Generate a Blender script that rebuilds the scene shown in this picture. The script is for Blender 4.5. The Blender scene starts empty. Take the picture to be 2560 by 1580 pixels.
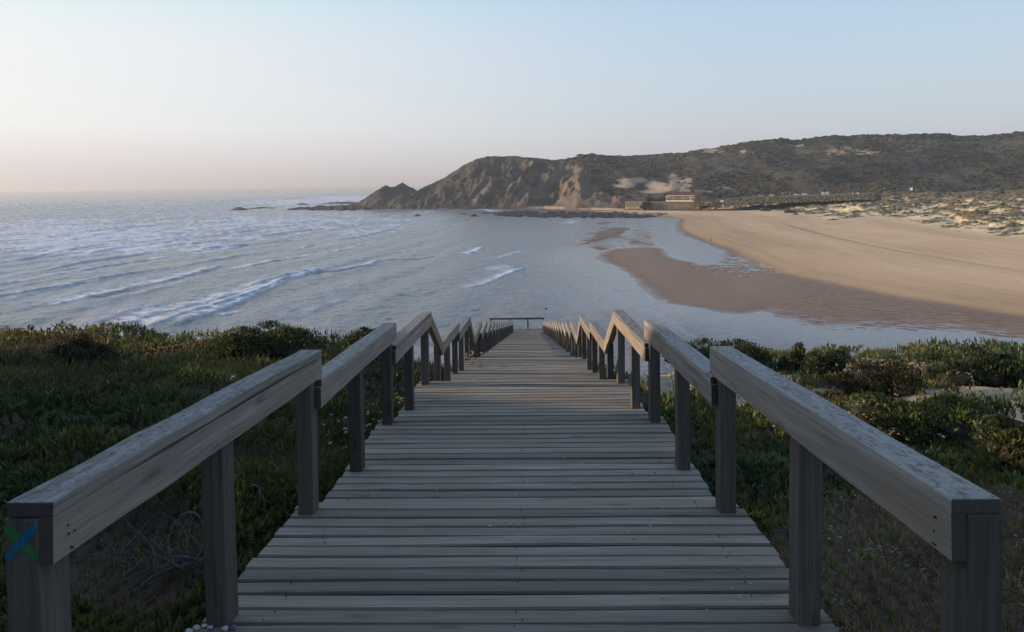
import bpy, bmesh, math, random
import numpy as np
from mathutils import Vector, Matrix
random.seed(7); rng = np.random.default_rng(7)
R = math.radians
scene = bpy.context.scene
COL = scene.collection

# ------------------------------------------------------------------ camera
EYE = 28.0                       # metres above the sea
F, CX, CY = 1950.0, 1280.0, 560.0      # focal length and principal point in photograph pixels
YAW, PITCH, ROLL = 0.0206, 0.0523, 0.0133
cam = bpy.data.cameras.new('camera'); cam_ob = bpy.data.objects.new('camera', cam); COL.objects.link(cam_ob)
CAMP = Vector((0.068, 0.0, EYE))
rot = Matrix.Rotation(YAW, 3, 'Z') @ Matrix.Rotation(R(90) - PITCH, 3, 'X') @ Matrix.Rotation(-ROLL, 3, 'Z')
cam_ob.matrix_world = Matrix.Translation(CAMP) @ rot.to_4x4()
cam.sensor_width = 36.0; cam.lens = 36.0 * F / 2560.0
cam.shift_y = -(790.0 - CY) / 2560.0
cam.clip_start = 0.05; cam.clip_end = 120000
scene.camera = cam_ob
RM = np.array(rot); CP = np.array(CAMP)

# ------------------------------------------------------------------ light
SUN_AZ, SUN_EL = 84.0, 12.0      # degrees left of +Y, degrees up
w = bpy.data.worlds.new('World'); scene.world = w; w.use_nodes = True
nt = w.node_tree; nt.nodes.clear()
sky = nt.nodes.new('ShaderNodeTexSky'); sky.sky_type = 'NISHITA'; sky.sun_disc = False
sky.sun_elevation = R(SUN_EL); sky.sun_rotation = R(-SUN_AZ)
sky.altitude = 0; sky.air_density = 1.0; sky.dust_density = 1.0; sky.ozone_density = 1.0
bg = nt.nodes.new('ShaderNodeBackground'); SKY_S = 0.12; bg.inputs[1].default_value = SKY_S
wo = nt.nodes.new('ShaderNodeOutputWorld')
def _n(t, **k):
    o = nt.nodes.new('ShaderNode' + t)
    for q, v in k.items(): setattr(o, q, v)
    return o
_tc = _n('TexCoord'); _sx = _n('SeparateXYZ'); nt.links.new(_tc.outputs['Generated'], _sx.inputs[0])
def _ramp(fac, stops, gain):
    o = _n('ValToRGB'); nt.links.new(fac, o.inputs[0]); e = o.color_ramp.elements; o.color_ramp.interpolation = 'B_SPLINE'
    while len(e) < len(stops): e.new(0.5)
    for q, (p, c) in zip(e, stops): q.position = p; q.color = (*[v * gain for v in c], 1)
    return o.outputs[0]
# pale evening sky: milky towards the sun, clearer and bluer away from it, greyish pink over the sea
_A = _ramp(_sx.outputs['Z'], [(0.0, (.66, .60, .66)), (.035, (.80, .75, .79)), (.08, (.99, .98, .98)), (.15, (1.0, 1.08, 1.09)), (.24, (.70, .94, 1.06)), (.5, (.27, .42, .66)), (1, (.16, .26, .48))], 1.09)
_B = _ramp(_sx.outputs['Z'], [(0.0, (.60, .57, .62)), (.05, (.60, .63, .69)), (.10, (.58, .68, .76)), (.18, (.52, .68, .84)), (.26, (.44, .61, .83)), (.5, (.24, .38, .62)), (1, (.15, .24, .46))], 1.06)
_dv = _n('VectorMath', operation='DOT_PRODUCT'); nt.links.new(_tc.outputs['Generated'], _dv.inputs[0]); _dv.inputs[1].default_value = (-math.sin(R(SUN_AZ)), math.cos(R(SUN_AZ)), 0)
_mr = _n('MapRange', interpolation_type='SMOOTHSTEP'); nt.links.new(_dv.outputs['Value'], _mr.inputs[0]); _mr.inputs[1].default_value = -.25; _mr.inputs[2].default_value = .85
_mx = _n('Mix', data_type='RGBA'); nt.links.new(_mr.outputs[0], _mx.inputs[0]); nt.links.new(_B, _mx.inputs[6]); nt.links.new(_A, _mx.inputs[7])
_sc = _n('VectorMath', operation='SCALE'); nt.links.new(_mx.outputs[2], _sc.inputs[0]); _sc.inputs['Scale'].default_value = 1.0 / SKY_S
_m2 = _n('Mix', data_type='RGBA'); _m2.inputs[0].default_value = .12; nt.links.new(_sc.outputs[0], _m2.inputs[6]); nt.links.new(sky.outputs[0], _m2.inputs[7])
nt.links.new(_m2.outputs[2], bg.inputs[0]); nt.links.new(bg.outputs[0], wo.inputs[0])
sun = bpy.data.lights.new('sun', 'SUN'); sun.energy = 5.0; sun.angle = R(0.9); sun.color = (1.0, 0.77, 0.52)
so = bpy.data.objects.new('sun', sun); COL.objects.link(so)
sd = Vector((-math.sin(R(SUN_AZ)) * math.cos(R(SUN_EL)), math.cos(R(SUN_AZ)) * math.cos(R(SUN_EL)), math.sin(R(SUN_EL))))
so.rotation_euler = sd.to_track_quat('Z', 'Y').to_euler()
scene.view_settings.view_transform = 'Standard'; scene.view_settings.look = 'None'
scene.view_settings.exposure = 0.0; scene.view_settings.gamma = 1.0
scene.view_settings.use_curve_mapping = False
scene.cycles.max_bounces = 6; scene.cycles.diffuse_bounces = 2; scene.cycles.glossy_bounces = 2
scene.cycles.transparent_max_bounces = 4; scene.cycles.volume_bounces = 0

# ------------------------------------------------------------------ helpers
def ray(px, py):
    """world direction(s) of photograph pixel(s), forward depth 1"""
    px = np.asarray(px, float); py = np.asarray(py, float)
    d = np.stack([(px - CX) / F, -(py - CY) / F, -np.ones_like(px + py)], -1)
    return d @ RM.T
def onz(px, py, z=0.0):
    d = ray(px, py); t = (z - EYE) / d[..., 2]
    return CP[:2] + d[..., :2] * t[..., None]
def atd(px, py, dist):
    """point on the pixel's ray at horizontal distance dist"""
    d = ray(px, py); h = np.hypot(d[..., 0], d[..., 1])
    return CP + d * (np.asarray(dist) / h)[..., None]
def proj(x, y, z):
    v = np.stack([x - CP[0], y - CP[1], z - CP[2]], -1) @ RM
    dz = np.where(-v[..., 2] > 0.05, -v[..., 2], 0.05)
    return CX + v[..., 0] / dz * F, CY - v[..., 1] / dz * F
def az_of(px):
    """azimuth (to the right of +Y) of a pixel column at the horizon"""
    px = np.asarray(px, float); d = ray(px, 475 - 0.0133 * px); return np.arctan2(d[..., 0], d[..., 1])
_pxs = np.linspace(-4000, 6500, 800); _azs = az_of(_pxs)
def px_of_az(a): return np.interp(a, _azs, _pxs)
_lat = np.random.default_rng(3).random((257, 257))
_lat[256] = _lat[0]; _lat[:, 256] = _lat[:, 0]
def vnoise(x, y):
    xi = np.floor(x); yi = np.floor(y); fx = x - xi; fy = y - yi
    fx = fx * fx * fx * (fx * (fx * 6 - 15) + 10); fy = fy * fy * fy * (fy * (fy * 6 - 15) + 10)
    i = xi.astype(np.int64) % 256; j = yi.astype(np.int64) % 256
    a = _lat[i, j]; b = _lat[i + 1, j]; c = _lat[i, j + 1]; d = _lat[i + 1, j + 1]
    return (a + (b - a) * fx) * (1 - fy) + (c + (d - c) * fx) * fy
def fbm(x, y, o=4, seed=0.0):
    s = 0; A = 0.5; t = 0
    x = x + seed * 17.31; y = y + seed * 9.17
    for k in range(o):
        s = s + A * vnoise(x, y); t += A; A *= 0.5
        x, y = 1.6 * x - 1.2 * y + 5.1, 1.2 * x + 1.6 * y + 1.7
    return s / t
def sstep(a, b, x):
    t = np.clip((x - a) / (b - a), 0, 1); return t * t * (3 - 2 * t)
def lerp(a, b, t): return a + (b - a) * t
def sdist(x, y, poly):
    """signed distance to a closed polygon, positive inside"""
    P = np.asarray(poly, float); n = len(P); d = np.full(x.shape, 1e18); ins = np.zeros(x.shape, bool)
    for k in range(n):
        a = P[k]; b = P[(k + 1) % n]; e = b - a
        t = np.clip(((x - a[0]) * e[0] + (y - a[1]) * e[1]) / max(e @ e, 1e-9), 0, 1)
        d = np.minimum(d, (x - a[0] - e[0] * t) ** 2 + (y - a[1] - e[1] * t) ** 2)
        c = ((a[1] > y) != (b[1] > y))
        xx = a[0] + (y - a[1]) * e[0] / (e[1] if abs(e[1]) > 1e-12 else 1e-12)
        ins ^= c & (x < xx)
    return np.where(ins, 1, -1) * np.sqrt(d)
def pdist(x, y, line):
    """distance to polyline, side sign (positive: right of its direction) and run along it 0..1"""
    P = np.asarray(line, float); d = np.full(x.shape, 1e18); side = np.zeros(x.shape); run = np.zeros(x.shape)
    L = np.concatenate([[0], np.cumsum(np.hypot(*(P[1:] - P[:-1]).T))])
    for k in range(len(P) - 1):
        a = P[k]; e = P[k + 1] - a
        t = np.clip(((x - a[0]) * e[0] + (y - a[1]) * e[1]) / max(e @ e, 1e-9), 0, 1)
        dd = (x - a[0] - e[0] * t) ** 2 + (y - a[1] - e[1] * t) ** 2
        m = dd < d; d = np.where(m, dd, d)
        side = np.where(m, (x - a[0]) * e[1] - (y - a[1]) * e[0], side)
        run = np.where(m, (L[k] + t * (L[k + 1] - L[k])) / L[-1], run)
    return np.sqrt(d), np.sign(side), run

def mesh_np(name, V, F_, attrs=None, mat=None, smooth=False, parent=None):
    """F_: list of int arrays (n,k) of polygons"""
    me = bpy.data.meshes.new(name); V = np.asarray(V, np.float32)
    me.vertices.add(len(V)); me.vertices.foreach_set('co', V.ravel())
    if not isinstance(F_, list): F_ = [F_]
    F_ = [np.asarray(f, np.int32) for f in F_ if len(f)]
    nl = sum(f.size for f in F_); npoly = sum(len(f) for f in F_)
    me.loops.add(nl); me.loops.foreach_set('vertex_index', np.concatenate([f.ravel() for f in F_]))
    me.polygons.add(npoly)
    tot = np.concatenate([np.full(len(f), f.shape[1], np.int32) for f in F_])
    st = np.concatenate([[0], np.cumsum(tot)[:-1]]).astype(np.int32)
    me.polygons.foreach_set('loop_start', st)
    if smooth: me.polygons.foreach_set('use_smooth', np.ones(npoly, bool))
    me.update(calc_edges=True)
    for k, v in (attrs or {}).items():
        v = np.asarray(v, np.float32)
        if v.ndim == 2:
            at = me.attributes.new(k, 'FLOAT_COLOR', 'POINT')
            if v.shape[1] == 3: v = np.concatenate([v, np.ones((len(v), 1), np.float32)], 1)
            at.data.foreach_set('color', v.ravel())
        else:
            at = me.attributes.new(k, 'FLOAT', 'POINT'); at.data.foreach_set('value', v)
    if mat: me.materials.append(mat)
    return link(name, me, parent)
def link(name, me, parent=None):
    o = bpy.data.objects.new(name, me); COL.objects.link(o)
    if parent: o.parent = parent
    return o
def tag(o, label=None, cat=None, group=None, kind=None):
    if label: o['label'] = label
    if cat: o['category'] = cat
    if group: o['group'] = group
    if kind: o['kind'] = kind
    return o
def thing(name, label, cat, loc=(0, 0, 0), rz=0.0, group=None):
    o = bpy.data.objects.new(name, None); COL.objects.link(o); o.empty_display_size = 0.2
    o.location = loc; o.rotation_euler = (0, 0, rz)
    return tag(o, label, cat, group)
def grid_faces(nr, nc):
    i = np.arange(nr - 1)[:, None] * nc + np.arange(nc - 1)[None, :]
    return np.stack([i, i + 1, i + nc + 1, i + nc], -1).reshape(-1, 4)

class MB:
    """collects shapes into one mesh object"""
    def __init__(s): s.v = []; s.f = []
    def add(s, vs, fs):
        b = len(s.v); s.v += [tuple(map(float, q)) for q in vs]; s.f += [tuple(i + b for i in q) for q in fs]; return s
    def box(s, x0, x1, y0, y1, z0, z1, m=None):
        vs = [(x, y, z) for z in (z0, z1) for y in (y0, y1) for x in (x0, x1)]
        if m is not None: vs = [m @ Vector(q) for q in vs]
        return s.add(vs, [(0, 2, 3, 1), (4, 5, 7, 6), (0, 1, 5, 4), (2, 6, 7, 3), (0, 4, 6, 2), (1, 3, 7, 5)])
    def tube(s, pts, rad, n=5):
        pts = [Vector(p) for p in pts]; rings = []
        if not hasattr(rad, '__len__'): rad = [rad] * len(pts)
        for k, p in enumerate(pts):
            d = (pts[min(k + 1, len(pts) - 1)] - pts[max(k - 1, 0)]).normalized()
            a = d.orthogonal().normalized(); b = d.cross(a)
            rings.append([p + (a * math.cos(6.2832 * j / n) + b * math.sin(6.2832 * j / n)) * rad[k] for j in range(n)])
        fs = []
        for k in range(len(pts) - 1):
            for j in range(n):
                fs.append((k * n + j, k * n + (j + 1) % n, (k + 1) * n + (j + 1) % n, (k + 1) * n + j))
        fs.append(tuple(range(n))[::-1]); fs.append(tuple((len(pts) - 1) * n + j for j in range(n)))
        return s.add([q for r in rings for q in r], fs)
    def prism(s, poly, y0, y1):
        """poly in x,z extruded along y"""
        n = len(poly); vs = [(x, y0, z) for x, z in poly] + [(x, y1, z) for x, z in poly]
        return s.add(vs, [tuple(range(n)), tuple(range(n, 2 * n))[::-1]] + [(k, k + n, (k + 1) % n + n, (k + 1) % n) for k in range(n)])
    def blob(s, c, r, seed=0, sub=1, flat=1.0, jag=0.25):
        bm = bmesh.new(); bmesh.ops.create_icosphere(bm, subdivisions=sub, radius=1.0)
        rr = random.Random(seed); vs = []
        for q in bm.verts:
            k = 1 + rr.uniform(-jag, jag); vs.append((c[0] + q.co.x * r[0] * k, c[1] + q.co.y * r[1] * k, c[2] + q.co.z * r[2] * k * flat))
        fs = [tuple(q.index for q in f.verts) for f in bm.faces]; bm.free()
        return s.add(vs, fs)
    def build(s, name, mat, parent=None, bevel=0.0, smooth=False, seg=1):
        me = bpy.data.meshes.new(name); me.from_pydata(s.v, [], s.f); me.update()
        bm = bmesh.new(); bm.from_mesh(me); bmesh.ops.recalc_face_normals(bm, faces=bm.faces)
        if bevel: bmesh.ops.bevel(bm, geom=bm.edges[:], offset=bevel, segments=seg, affect='EDGES', profile=0.5)
        if smooth:
            for f in bm.faces: f.smooth = True
        bm.to_mesh(me); bm.free()
        if mat: me.materials.append(mat)
        return link(name, me, parent)

# ------------------------------------------------------------------ materials
class N:
    def __init__(s, name, rough=0.8, spec=0.3):
        s.m = bpy.data.materials.new(name); s.m.use_nodes = True; s.t = s.m.node_tree
        s.b = s.t.nodes['Principled BSDF']; s.out = s.t.nodes['Material Output']
        s.b.inputs['Roughness'].default_value = rough; s.b.inputs['Specular IOR Level'].default_value = spec
    def n(s, t, **k):
        o = s.t.nodes.new('ShaderNode' + t)
        for a, b in k.items(): setattr(o, a, b)
        return o
    def l(s, a, b): s.t.links.new(a, b)
    def setv(s, sock, v):
        if hasattr(v, 'is_linked') or hasattr(v, 'links'): s.l(v, sock)
        else: sock.default_value = v if not (isinstance(v, tuple) and len(v) == 3 and len(sock.default_value) == 4) else (*v, 1)
    def attr(s, name, out='Color'): return s.n('Attribute', attribute_name=name).outputs[out]
    def coord(s, out='Object', scale=(1, 1, 1), rnd=False):
        tc = s.n('TexCoord'); mp = s.n('Mapping'); s.l(tc.outputs[out], mp.inputs[0]); mp.inputs['Scale'].default_value = scale
        if rnd:
            oi = s.n('ObjectInfo'); mu = s.n('VectorMath', operation='SCALE'); mu.inputs[0].default_value = (37.0, 91.0, 53.0)
            s.l(oi.outputs['Random'], mu.inputs['Scale']); s.l(mu.outputs[0], mp.inputs['Location'])
        return mp.outputs[0]
    def noise(s, vec, scale, detail=4, rough=0.6, dist=0.0):
        o = s.n('TexNoise'); s.l(vec, o.inputs['Vector']); o.inputs['Scale'].default_value = scale
        o.inputs['Detail'].default_value = detail; o.inputs['Roughness'].default_value = rough; o.inputs['Distortion'].default_value = dist
        return o.outputs['Fac']
    def ramp(s, fac, stops):
        o = s.n('ValToRGB'); s.l(fac, o.inputs[0]); e = o.color_ramp.elements
        while len(e) < len(stops): e.new(0.5)
        for q, (p, c) in zip(e, stops):
            q.position = p; q.color = (*c, 1) if isinstance(c, tuple) else (c, c, c, 1)
        return o.outputs[0]
    def mix(s, fac, a, b, mode='MIX'):
        o = s.n('Mix', data_type='RGBA', blend_type=mode); s.setv(o.inputs[0], fac); s.setv(o.inputs[6], a); s.setv(o.inputs[7], b)
        return o.outputs[2]
    def math(s, op, a, b=0.0):
        o = s.n('Math', operation=op); s.setv(o.inputs[0], a); s.setv(o.inputs[1], b); return o.outputs[0]
    def bump(s, h, dist, strength=1.0):
        o = s.n('Bump'); s.l(h, o.inputs['Height']); o.inputs['Distance'].default_value = dist; o.inputs['Strength'].default_value = strength
        s.l(o.outputs[0], s.b.inputs['Normal']); return o
    def base(s, c): s.setv(s.b.inputs['Base Color'], c); return s

def mat_plain(name, c, rough=0.8, var=0.15, scale=6.0, metal=0.0):
    m = N(name, rough); v = m.coord('Object'); f = m.noise(v, scale, 4)
    lo = tuple(q * (1 - var) for q in c); hi = tuple(min(1, q * (1 + var)) for q in c)
    m.base(m.ramp(f, [(0.3, lo), (0.7, hi)])); m.b.inputs['Metallic'].default_value = metal
    m.bump(f, 0.01, 0.3); return m.m

def mat_wood(name, tint=(1, 1, 1), lichen=0.0, endg=0.85, gapshade=0.0):
    """weathered timber, grain along the object's local X"""
    m = N(name, 0.78, 0.25)
    g = m.coord('Object', (1.2, 26, 26), rnd=True); g2 = m.coord('Object', (3.0, 120, 120), rnd=True); w_ = m.coord('Object', (1, 1, 1), rnd=True)
    grain = m.noise(g, 1.0, 4, 0.55, 0.4); fine = m.noise(g2, 1.0, 3, 0.6); big = m.noise(w_, 1.7, 3, 0.5)
    oi = m.n('ObjectInfo').outputs['Random']
    c = m.ramp(grain, [(0.25, (0.158, 0.150, 0.144)), (0.5, (0.242, 0.231, 0.222)), (0.75, (0.325, 0.312, 0.300))])
    c = m.mix(m.ramp(fine, [(0.38, 0.6), (0.52, 0.0)]), c, (0.12, 0.115, 0.116))
    c = m.mix(m.ramp(big, [(0.4, 0.0), (0.65, 0.5)]), c, (0.20, 0.182, 0.150))
    # knots
    vo = m.n('TexVoronoi'); kc = m.coord('Object', (2.6, 9.0, 9.0), rnd=True); m.l(kc, vo.inputs['Vector']); vo.inputs['Scale'].default_value = 1.0
    m.setv(vo.inputs['Randomness'], 1.0)
    kn = m.ramp(vo.outputs['Distance'], [(0.04, 1.0), (0.19, 0.0)])
    c = m.mix(m.math('MULTIPLY', kn, 0.65), c, (0.075, 0.065, 0.06))
    # drying cracks
    ck = m.noise(m.coord('Object', (1.0, 60, 60), rnd=True), 1.3, 2, 0.5, 1.0)
    crack = m.ramp(ck, [(0.27, 1.0), (0.295, 0.0)])
    c = m.mix(m.math('MULTIPLY', crack, 0.8), c, (0.03, 0.028, 0.028))
    br = m.math('ADD', m.math('MULTIPLY', oi, 0.6), 0.70)
    mul = m.n('Mix', data_type='RGBA', blend_type='MULTIPLY'); mul.inputs[0].default_value = 1.0
    cb = m.n('CombineColor'); 
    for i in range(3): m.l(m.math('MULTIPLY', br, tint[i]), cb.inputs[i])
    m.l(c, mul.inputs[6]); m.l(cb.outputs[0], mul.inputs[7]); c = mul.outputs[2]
    if lichen:
        li = m.noise(m.coord('Object', (4, 12, 12), rnd=True), 3.0, 8, 0.75); 
        geo = m.n('NewGeometry'); sx = m.n('SeparateXYZ'); m.l(geo.outputs['True Normal'], sx.inputs[0])
        up = m.ramp(sx.outputs['Z'], [(0.5, 0.0), (0.9, 1.0)])
        c = m.mix(m.math('MULTIPLY', m.math('MULTIPLY', m.ramp(li, [(0.46, 0.0), (0.60, 1.0)]), lichen), up), c, (0.43, 0.44, 0.40))
        dk = m.noise(m.coord('Object', (5, 9, 9), rnd=True), 7.0, 6, 0.7)
        c = m.mix(m.math('MULTIPLY', m.math('MULTIPLY', m.ramp(dk, [(0.52, 0.0), (0.62, 1.0)]), 0.7), up), c, (0.055, 0.062, 0.075))
    ge = m.n('NewGeometry'); vt = m.n('VectorTransform', vector_type='NORMAL', convert_from='WORLD', convert_to='OBJECT'); m.l(ge.outputs['True Normal'], vt.inputs[0])
    sp = m.n('SeparateXYZ'); m.l(vt.outputs[0], sp.inputs[0]); c = m.mix(m.math('MULTIPLY', m.ramp(m.math('ABSOLUTE', sp.outputs['X']), [(0.7, 0.0), (0.95, 1.0)]), endg), c, (0.035, 0.033, 0.034))
    if gapshade: c = m.mix(m.ramp(m.math('ABSOLUTE', sp.outputs['Y']), [(0.5, 0.0), (0.85, gapshade)]), c, (0.03, 0.027, 0.024))  # dark plank side faces: shade of the gaps put into the colour
    m.base(c)
    h = m.math('ADD', m.math('MULTIPLY', grain, 0.5), m.math('MULTIPLY', crack, -0.9)); h = m.math('ADD', h, m.math('MULTIPLY', fine, 0.2))
    m.bump(h, 0.0025, 0.7); return m.m
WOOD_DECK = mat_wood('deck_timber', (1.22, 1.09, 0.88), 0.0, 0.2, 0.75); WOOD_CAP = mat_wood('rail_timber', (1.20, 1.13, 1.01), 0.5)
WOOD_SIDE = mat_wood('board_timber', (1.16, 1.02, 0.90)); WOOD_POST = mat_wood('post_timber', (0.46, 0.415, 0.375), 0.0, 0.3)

def mat_attr(name, rough=0.85, nscale=2.0, namp=0.25, bump=0.05, trans=0.0, fine=None):
    m = N(name, rough, 0.2); c = m.attr('col'); v = m.coord('Object'); f = m.noise(v, nscale, 6, 0.65)
    c = m.mix(1.0, c, m.ramp(f, [(0.25, 1 - namp), (0.75, 1 + namp)]), 'MULTIPLY')
    if fine:
        f2 = m.noise(v, fine, 3, 0.6); c = m.mix(1.0, c, m.ramp(f2, [(0.3, 0.8), (0.7, 1.2)]), 'MULTIPLY')
    m.base(c)
    if bump: m.bump(f, bump, 1.0)
    if trans:
        tr = m.n('BsdfTranslucent'); m.l(c, tr.inputs[0]); mx = m.n('MixShader'); mx.inputs[0].default_value = trans
        m.l(m.b.outputs[0], mx.inputs[1]); m.l(tr.outputs[0], mx.inputs[2]); m.l(mx.outputs[0], m.out.inputs[0])
    return m.m
def mat_leaf(name, trans=0.35, rough=0.55):
    m = N(name, rough, 0.3); c = m.attr('col'); m.base(c)
    tr = m.n('BsdfTranslucent'); m.l(m.mix(1.0, c, (1.3, 1.25, 0.7), 'MULTIPLY'), tr.inputs[0]); mx = m.n('MixShader'); mx.inputs[0].default_value = trans
    m.l(m.b.outputs[0], mx.inputs[1]); m.l(tr.outputs[0], mx.inputs[2]); m.l(mx.outputs[0], m.out.inputs[0])
    return m.m
LEAF = mat_leaf('leaf'); FLOWER = mat_leaf('dry_flower', 0.25, 0.8)
TWIG = mat_plain('dead_twig', (0.13, 0.12, 0.11), 0.9, 0.35, 30)
# ------------------------------------------------------------------ walkway profile (drop below the eye by distance)
BAYS = []                                   # (y0, y1, drop at y0, drop at y1, kind)
RAILS = []                                  # rail top drop at the bay's two ends
def _profile():
    BAYS.append((-0.45, 1.6, 1.22, 1.36, 'flat0'))
    for q in ((1.6, 3.6, 1.36, 1.495, 'flat', .625, .745), (3.6, 5.6, 1.635, 1.70, 'flat', .884, .983), (5.6, 7.6, 1.855, 1.94, 'flat', 1.147, 1.238), (7.6, 8.6, 1.94, 2.44, 'steps3', 1.238, 1.738),
              (8.6, 10.6, 2.44, 2.58, 'flat', 1.738, 1.882), (10.6, 12.6, 2.72, 2.85, 'flat', 2.015, 2.147), (12.6, 13.6, 2.85, 3.38, 'steps4', 2.147, 2.684), (13.6, 15.6, 3.38, 3.47, 'flat', 2.684, 2.755)):
        BAYS.append(q[:5]); RAILS.append(q[5:])
    y, d = 15.6, 3.47 + .255
    while y < 47:
        BAYS.append((y, y + 2.0, d, d + 0.10, 'flat')); RAILS.append((d - .715, d + .10 - .715)); y += 2.0; d += 0.10 + 0.255
    BAYS.append((y, y + 2.4, d, d, 'end'))
_profile()
END = BAYS[-1]
_by = np.array([b[0] for b in BAYS] + [END[1]]); _bd = np.array([b[2] for b in BAYS] + [END[3]])
def deck_drop(y): return np.interp(y, _by, _bd)

# ------------------------------------------------------------------ near ground
def pxpatch(px, py, cx, cy, rx, ry): return np.clip(1 - ((px - cx) / rx) ** 2 - ((py - cy) / ry) ** 2, 0, 1)
def near_h(x, y):
    x = np.asarray(x, float); y = np.asarray(y, float)
    yc = np.clip(y, -6, 60)
    centre = np.interp(yc, np.append(_by, [56, 60]), np.append(_bd, [END[3] + 3, END[3] + 5])) + 0.33
    n = fbm(x * 0.35, y * 0.35, 3, 1.0) - 0.5; n2 = fbm(x * 1.6, y * 1.6, 3, 2.0) - 0.5
    left = 1.46 + 0.113 * yc; right = 1.52 + 0.131 * yc
    crest = np.where(x < 0, 14.5, 13.0) + 3 * (fbm(x * 0.12, y * 0, 2, 5.0) - 0.5) + 0.25 * np.abs(x)
    over = np.clip(y - crest, 0, 200)
    fall = np.where(over < 6, 0.055 * over ** 2, 0.055 * 36 + 0.66 * (over - 6))
    side = np.where(x < 0, left, right) + fall
    # broad rise away from the walk on the left, dip on the right
    wgt = sstep(1.25, 4.2, np.abs(x))
    spine = np.where(y > 16, sstep(1.6, 4.5, np.abs(x)), wgt)
    d = lerp(centre, np.maximum(side, centre - 1.6), spine) - (0.42 * n + 0.22 * n2) * wgt
    # unseen mound added left of the walk, beyond the frame, to shade it
    t = np.clip(((x + 5.0) * (-8.0) + (y - 0.0) * 11.0) / (8.0 ** 2 + 11.0 ** 2), -0.8, 1)
    dd = np.hypot(x - (-5.0 - 8.0 * t - 2.2), y - 11.0 * t)
    azl = np.arctan2(-x, np.maximum(y, 0.01)); inview = sstep(R(45), R(37), azl)
    mound = lerp(5.4, 3.1, sstep(.45, 1.0, t)) * np.exp(-(dd / 2.9) ** 2) * (1 - inview)
    d = d - mound
    # inland plateau behind the camera
    d = d + 0.75 * np.clip(y - 50.5, 0, 200) * (1 - spine)
    d = np.where(y < -3, lerp(d, 1.0 - 1.2 * fbm(x * 0.03, y * 0.03, 3, 3.0), sstep(-3, -14, y)), d)
    return np.maximum(EYE - d, -3.0)
def sand_mask(x, y):
    """bare sand showing between the plants"""
    z = near_h(x, y); px, py = proj(x, y, z)
    nn = fbm(x * 2.2, y * 2.2, 4, 8.0)
    m = np.zeros(x.shape)
    for c in ((1690, 945, 130, 50), (1860, 1010, 95, 44), (2260, 1018, 160, 36), (2490, 970, 130, 48), (2090, 930, 70, 20), (2230, 1075, 110, 26), (1800, 880, 60, 22),
              (1330, 1300, 1, 1), (2520, 1020, 70, 30), (2210, 1070, 90, 20), (2090, 885, 45, 14), (520, 872, 60, 7), (850, 848, 50, 10), (1100, 868, 40, 18), (2150, 905, 40, 10)):
        m = np.maximum(m, pxpatch(px, py, *c))
    gaps = sstep(.585, .64, fbm(x * .75 + 3, y * .75, 4, 98)) * (x > 1.3) * sstep(4.6, 6.5, y)
    return np.maximum(sstep(0.18, 0.5, m + (nn - 0.5) * 0.9 * (m > 0)), gaps)
def dry_mask(x, y):
    px, py = proj(x, y, near_h(x, y))
    a = sstep(0.0, 0.5, pxpatch(px, py, 2330, 1500, 560, 330) + 0.6 * (fbm(x * 2, y * 2, 3, 4.0) - 0.5))
    b = sstep(0.05, 0.5, pxpatch(px, py, 330, 1420, 240, 150)) * 0.6
    return np.where(y > 0.3, np.maximum(a * (x > 0), b * (x < 0)), 0)
xs = np.concatenate([np.linspace(-400, -60, 10), np.linspace(-56, -20, 30), np.linspace(-19.6, -9, 50), np.arange(-8.9, 9.9, 0.09), np.linspace(10, 22, 60), np.linspace(23, 70, 30), np.linspace(80, 400, 10)])
ys = np.concatenate([np.linspace(-500, -30, 10), np.linspace(-28, -1, 40), np.arange(-0.8, 12, 0.09), np.arange(12.1, 30, 0.2), np.linspace(30.5, 90, 60)])
X, Y = np.meshgrid(xs, ys)
Z = near_h(X, Y)
sm = sand_mask(X, Y); dm = dry_mask(X, Y); nz = fbm(X * 3, Y * 3, 3, 6.0)[..., None]
earth = lerp(np.array([0.060, 0.050, 0.034]), np.array([0.11, 0.085, 0.055]), nz)
sandc = lerp(np.array([0.36, 0.27, 0.17]), np.array([0.50, 0.39, 0.26]), nz)
dryc = lerp(np.array([0.065, 0.047, 0.032]), np.array([0.125, 0.09, 0.06]), nz)
colr = lerp(earth, dryc, dm[..., None]); colr = lerp(colr, sandc, sm[..., None])
GROUND = mat_attr('sandy_soil', 0.95, 9.0, 0.3, 0.02, fine=70)
o = mesh_np('cliff_top_ground', np.stack([X, Y, Z], -1).reshape(-1, 3), grid_faces(*X.shape), {'col': colr.reshape(-1, 3)}, GROUND, True)
tag(o, 'sandy slope running down beside the boardwalk', kind='structure')

# ------------------------------------------------------------------ beach shapes (photograph outlines laid on the shore level)
def Z0(pts, z=0.0): 
    p = np.array(pts, float); return onz(p[:, 0], p[:, 1], z)
edge_top = [(1672, 541), (1702, 547), (1694, 560), (1697, 575), (1721, 590), (1753, 602), (1778, 612), (1812, 624), (1822, 636)]
pond_low = [(1810, 650), (1796, 659), (1770, 663), (1735, 658), (1696, 651), (1666, 641), (1656, 626), (1640, 619)]
bar_top = [(1617, 619), (1575, 620), (1543, 622), (1508, 632)]
bar_sea = [(1513, 651), (1552, 668), (1587, 688), (1612, 713), (1646, 737), (1676, 757), (1725, 764), (1794, 774), (1844, 780), (1908, 777), (1967, 794), (2041, 809), (2116, 821), (2190, 822), (2313, 818), (2420, 832), (2560, 846), (2800, 868)]
far_w = [(240, 110), (700, 200), (900, 700), (500, 1000), (260, 900)]
SAND = np.concatenate([Z0(edge_top + pond_low + bar_top + bar_sea), np.array(far_w)])
SAND = np.concatenate([SAND, Z0([(1735, 527), (1640, 527), (1560, 527), (1459, 530), (1440, 532), (1500, 538), (1600, 541)], 0.0)])
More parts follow.
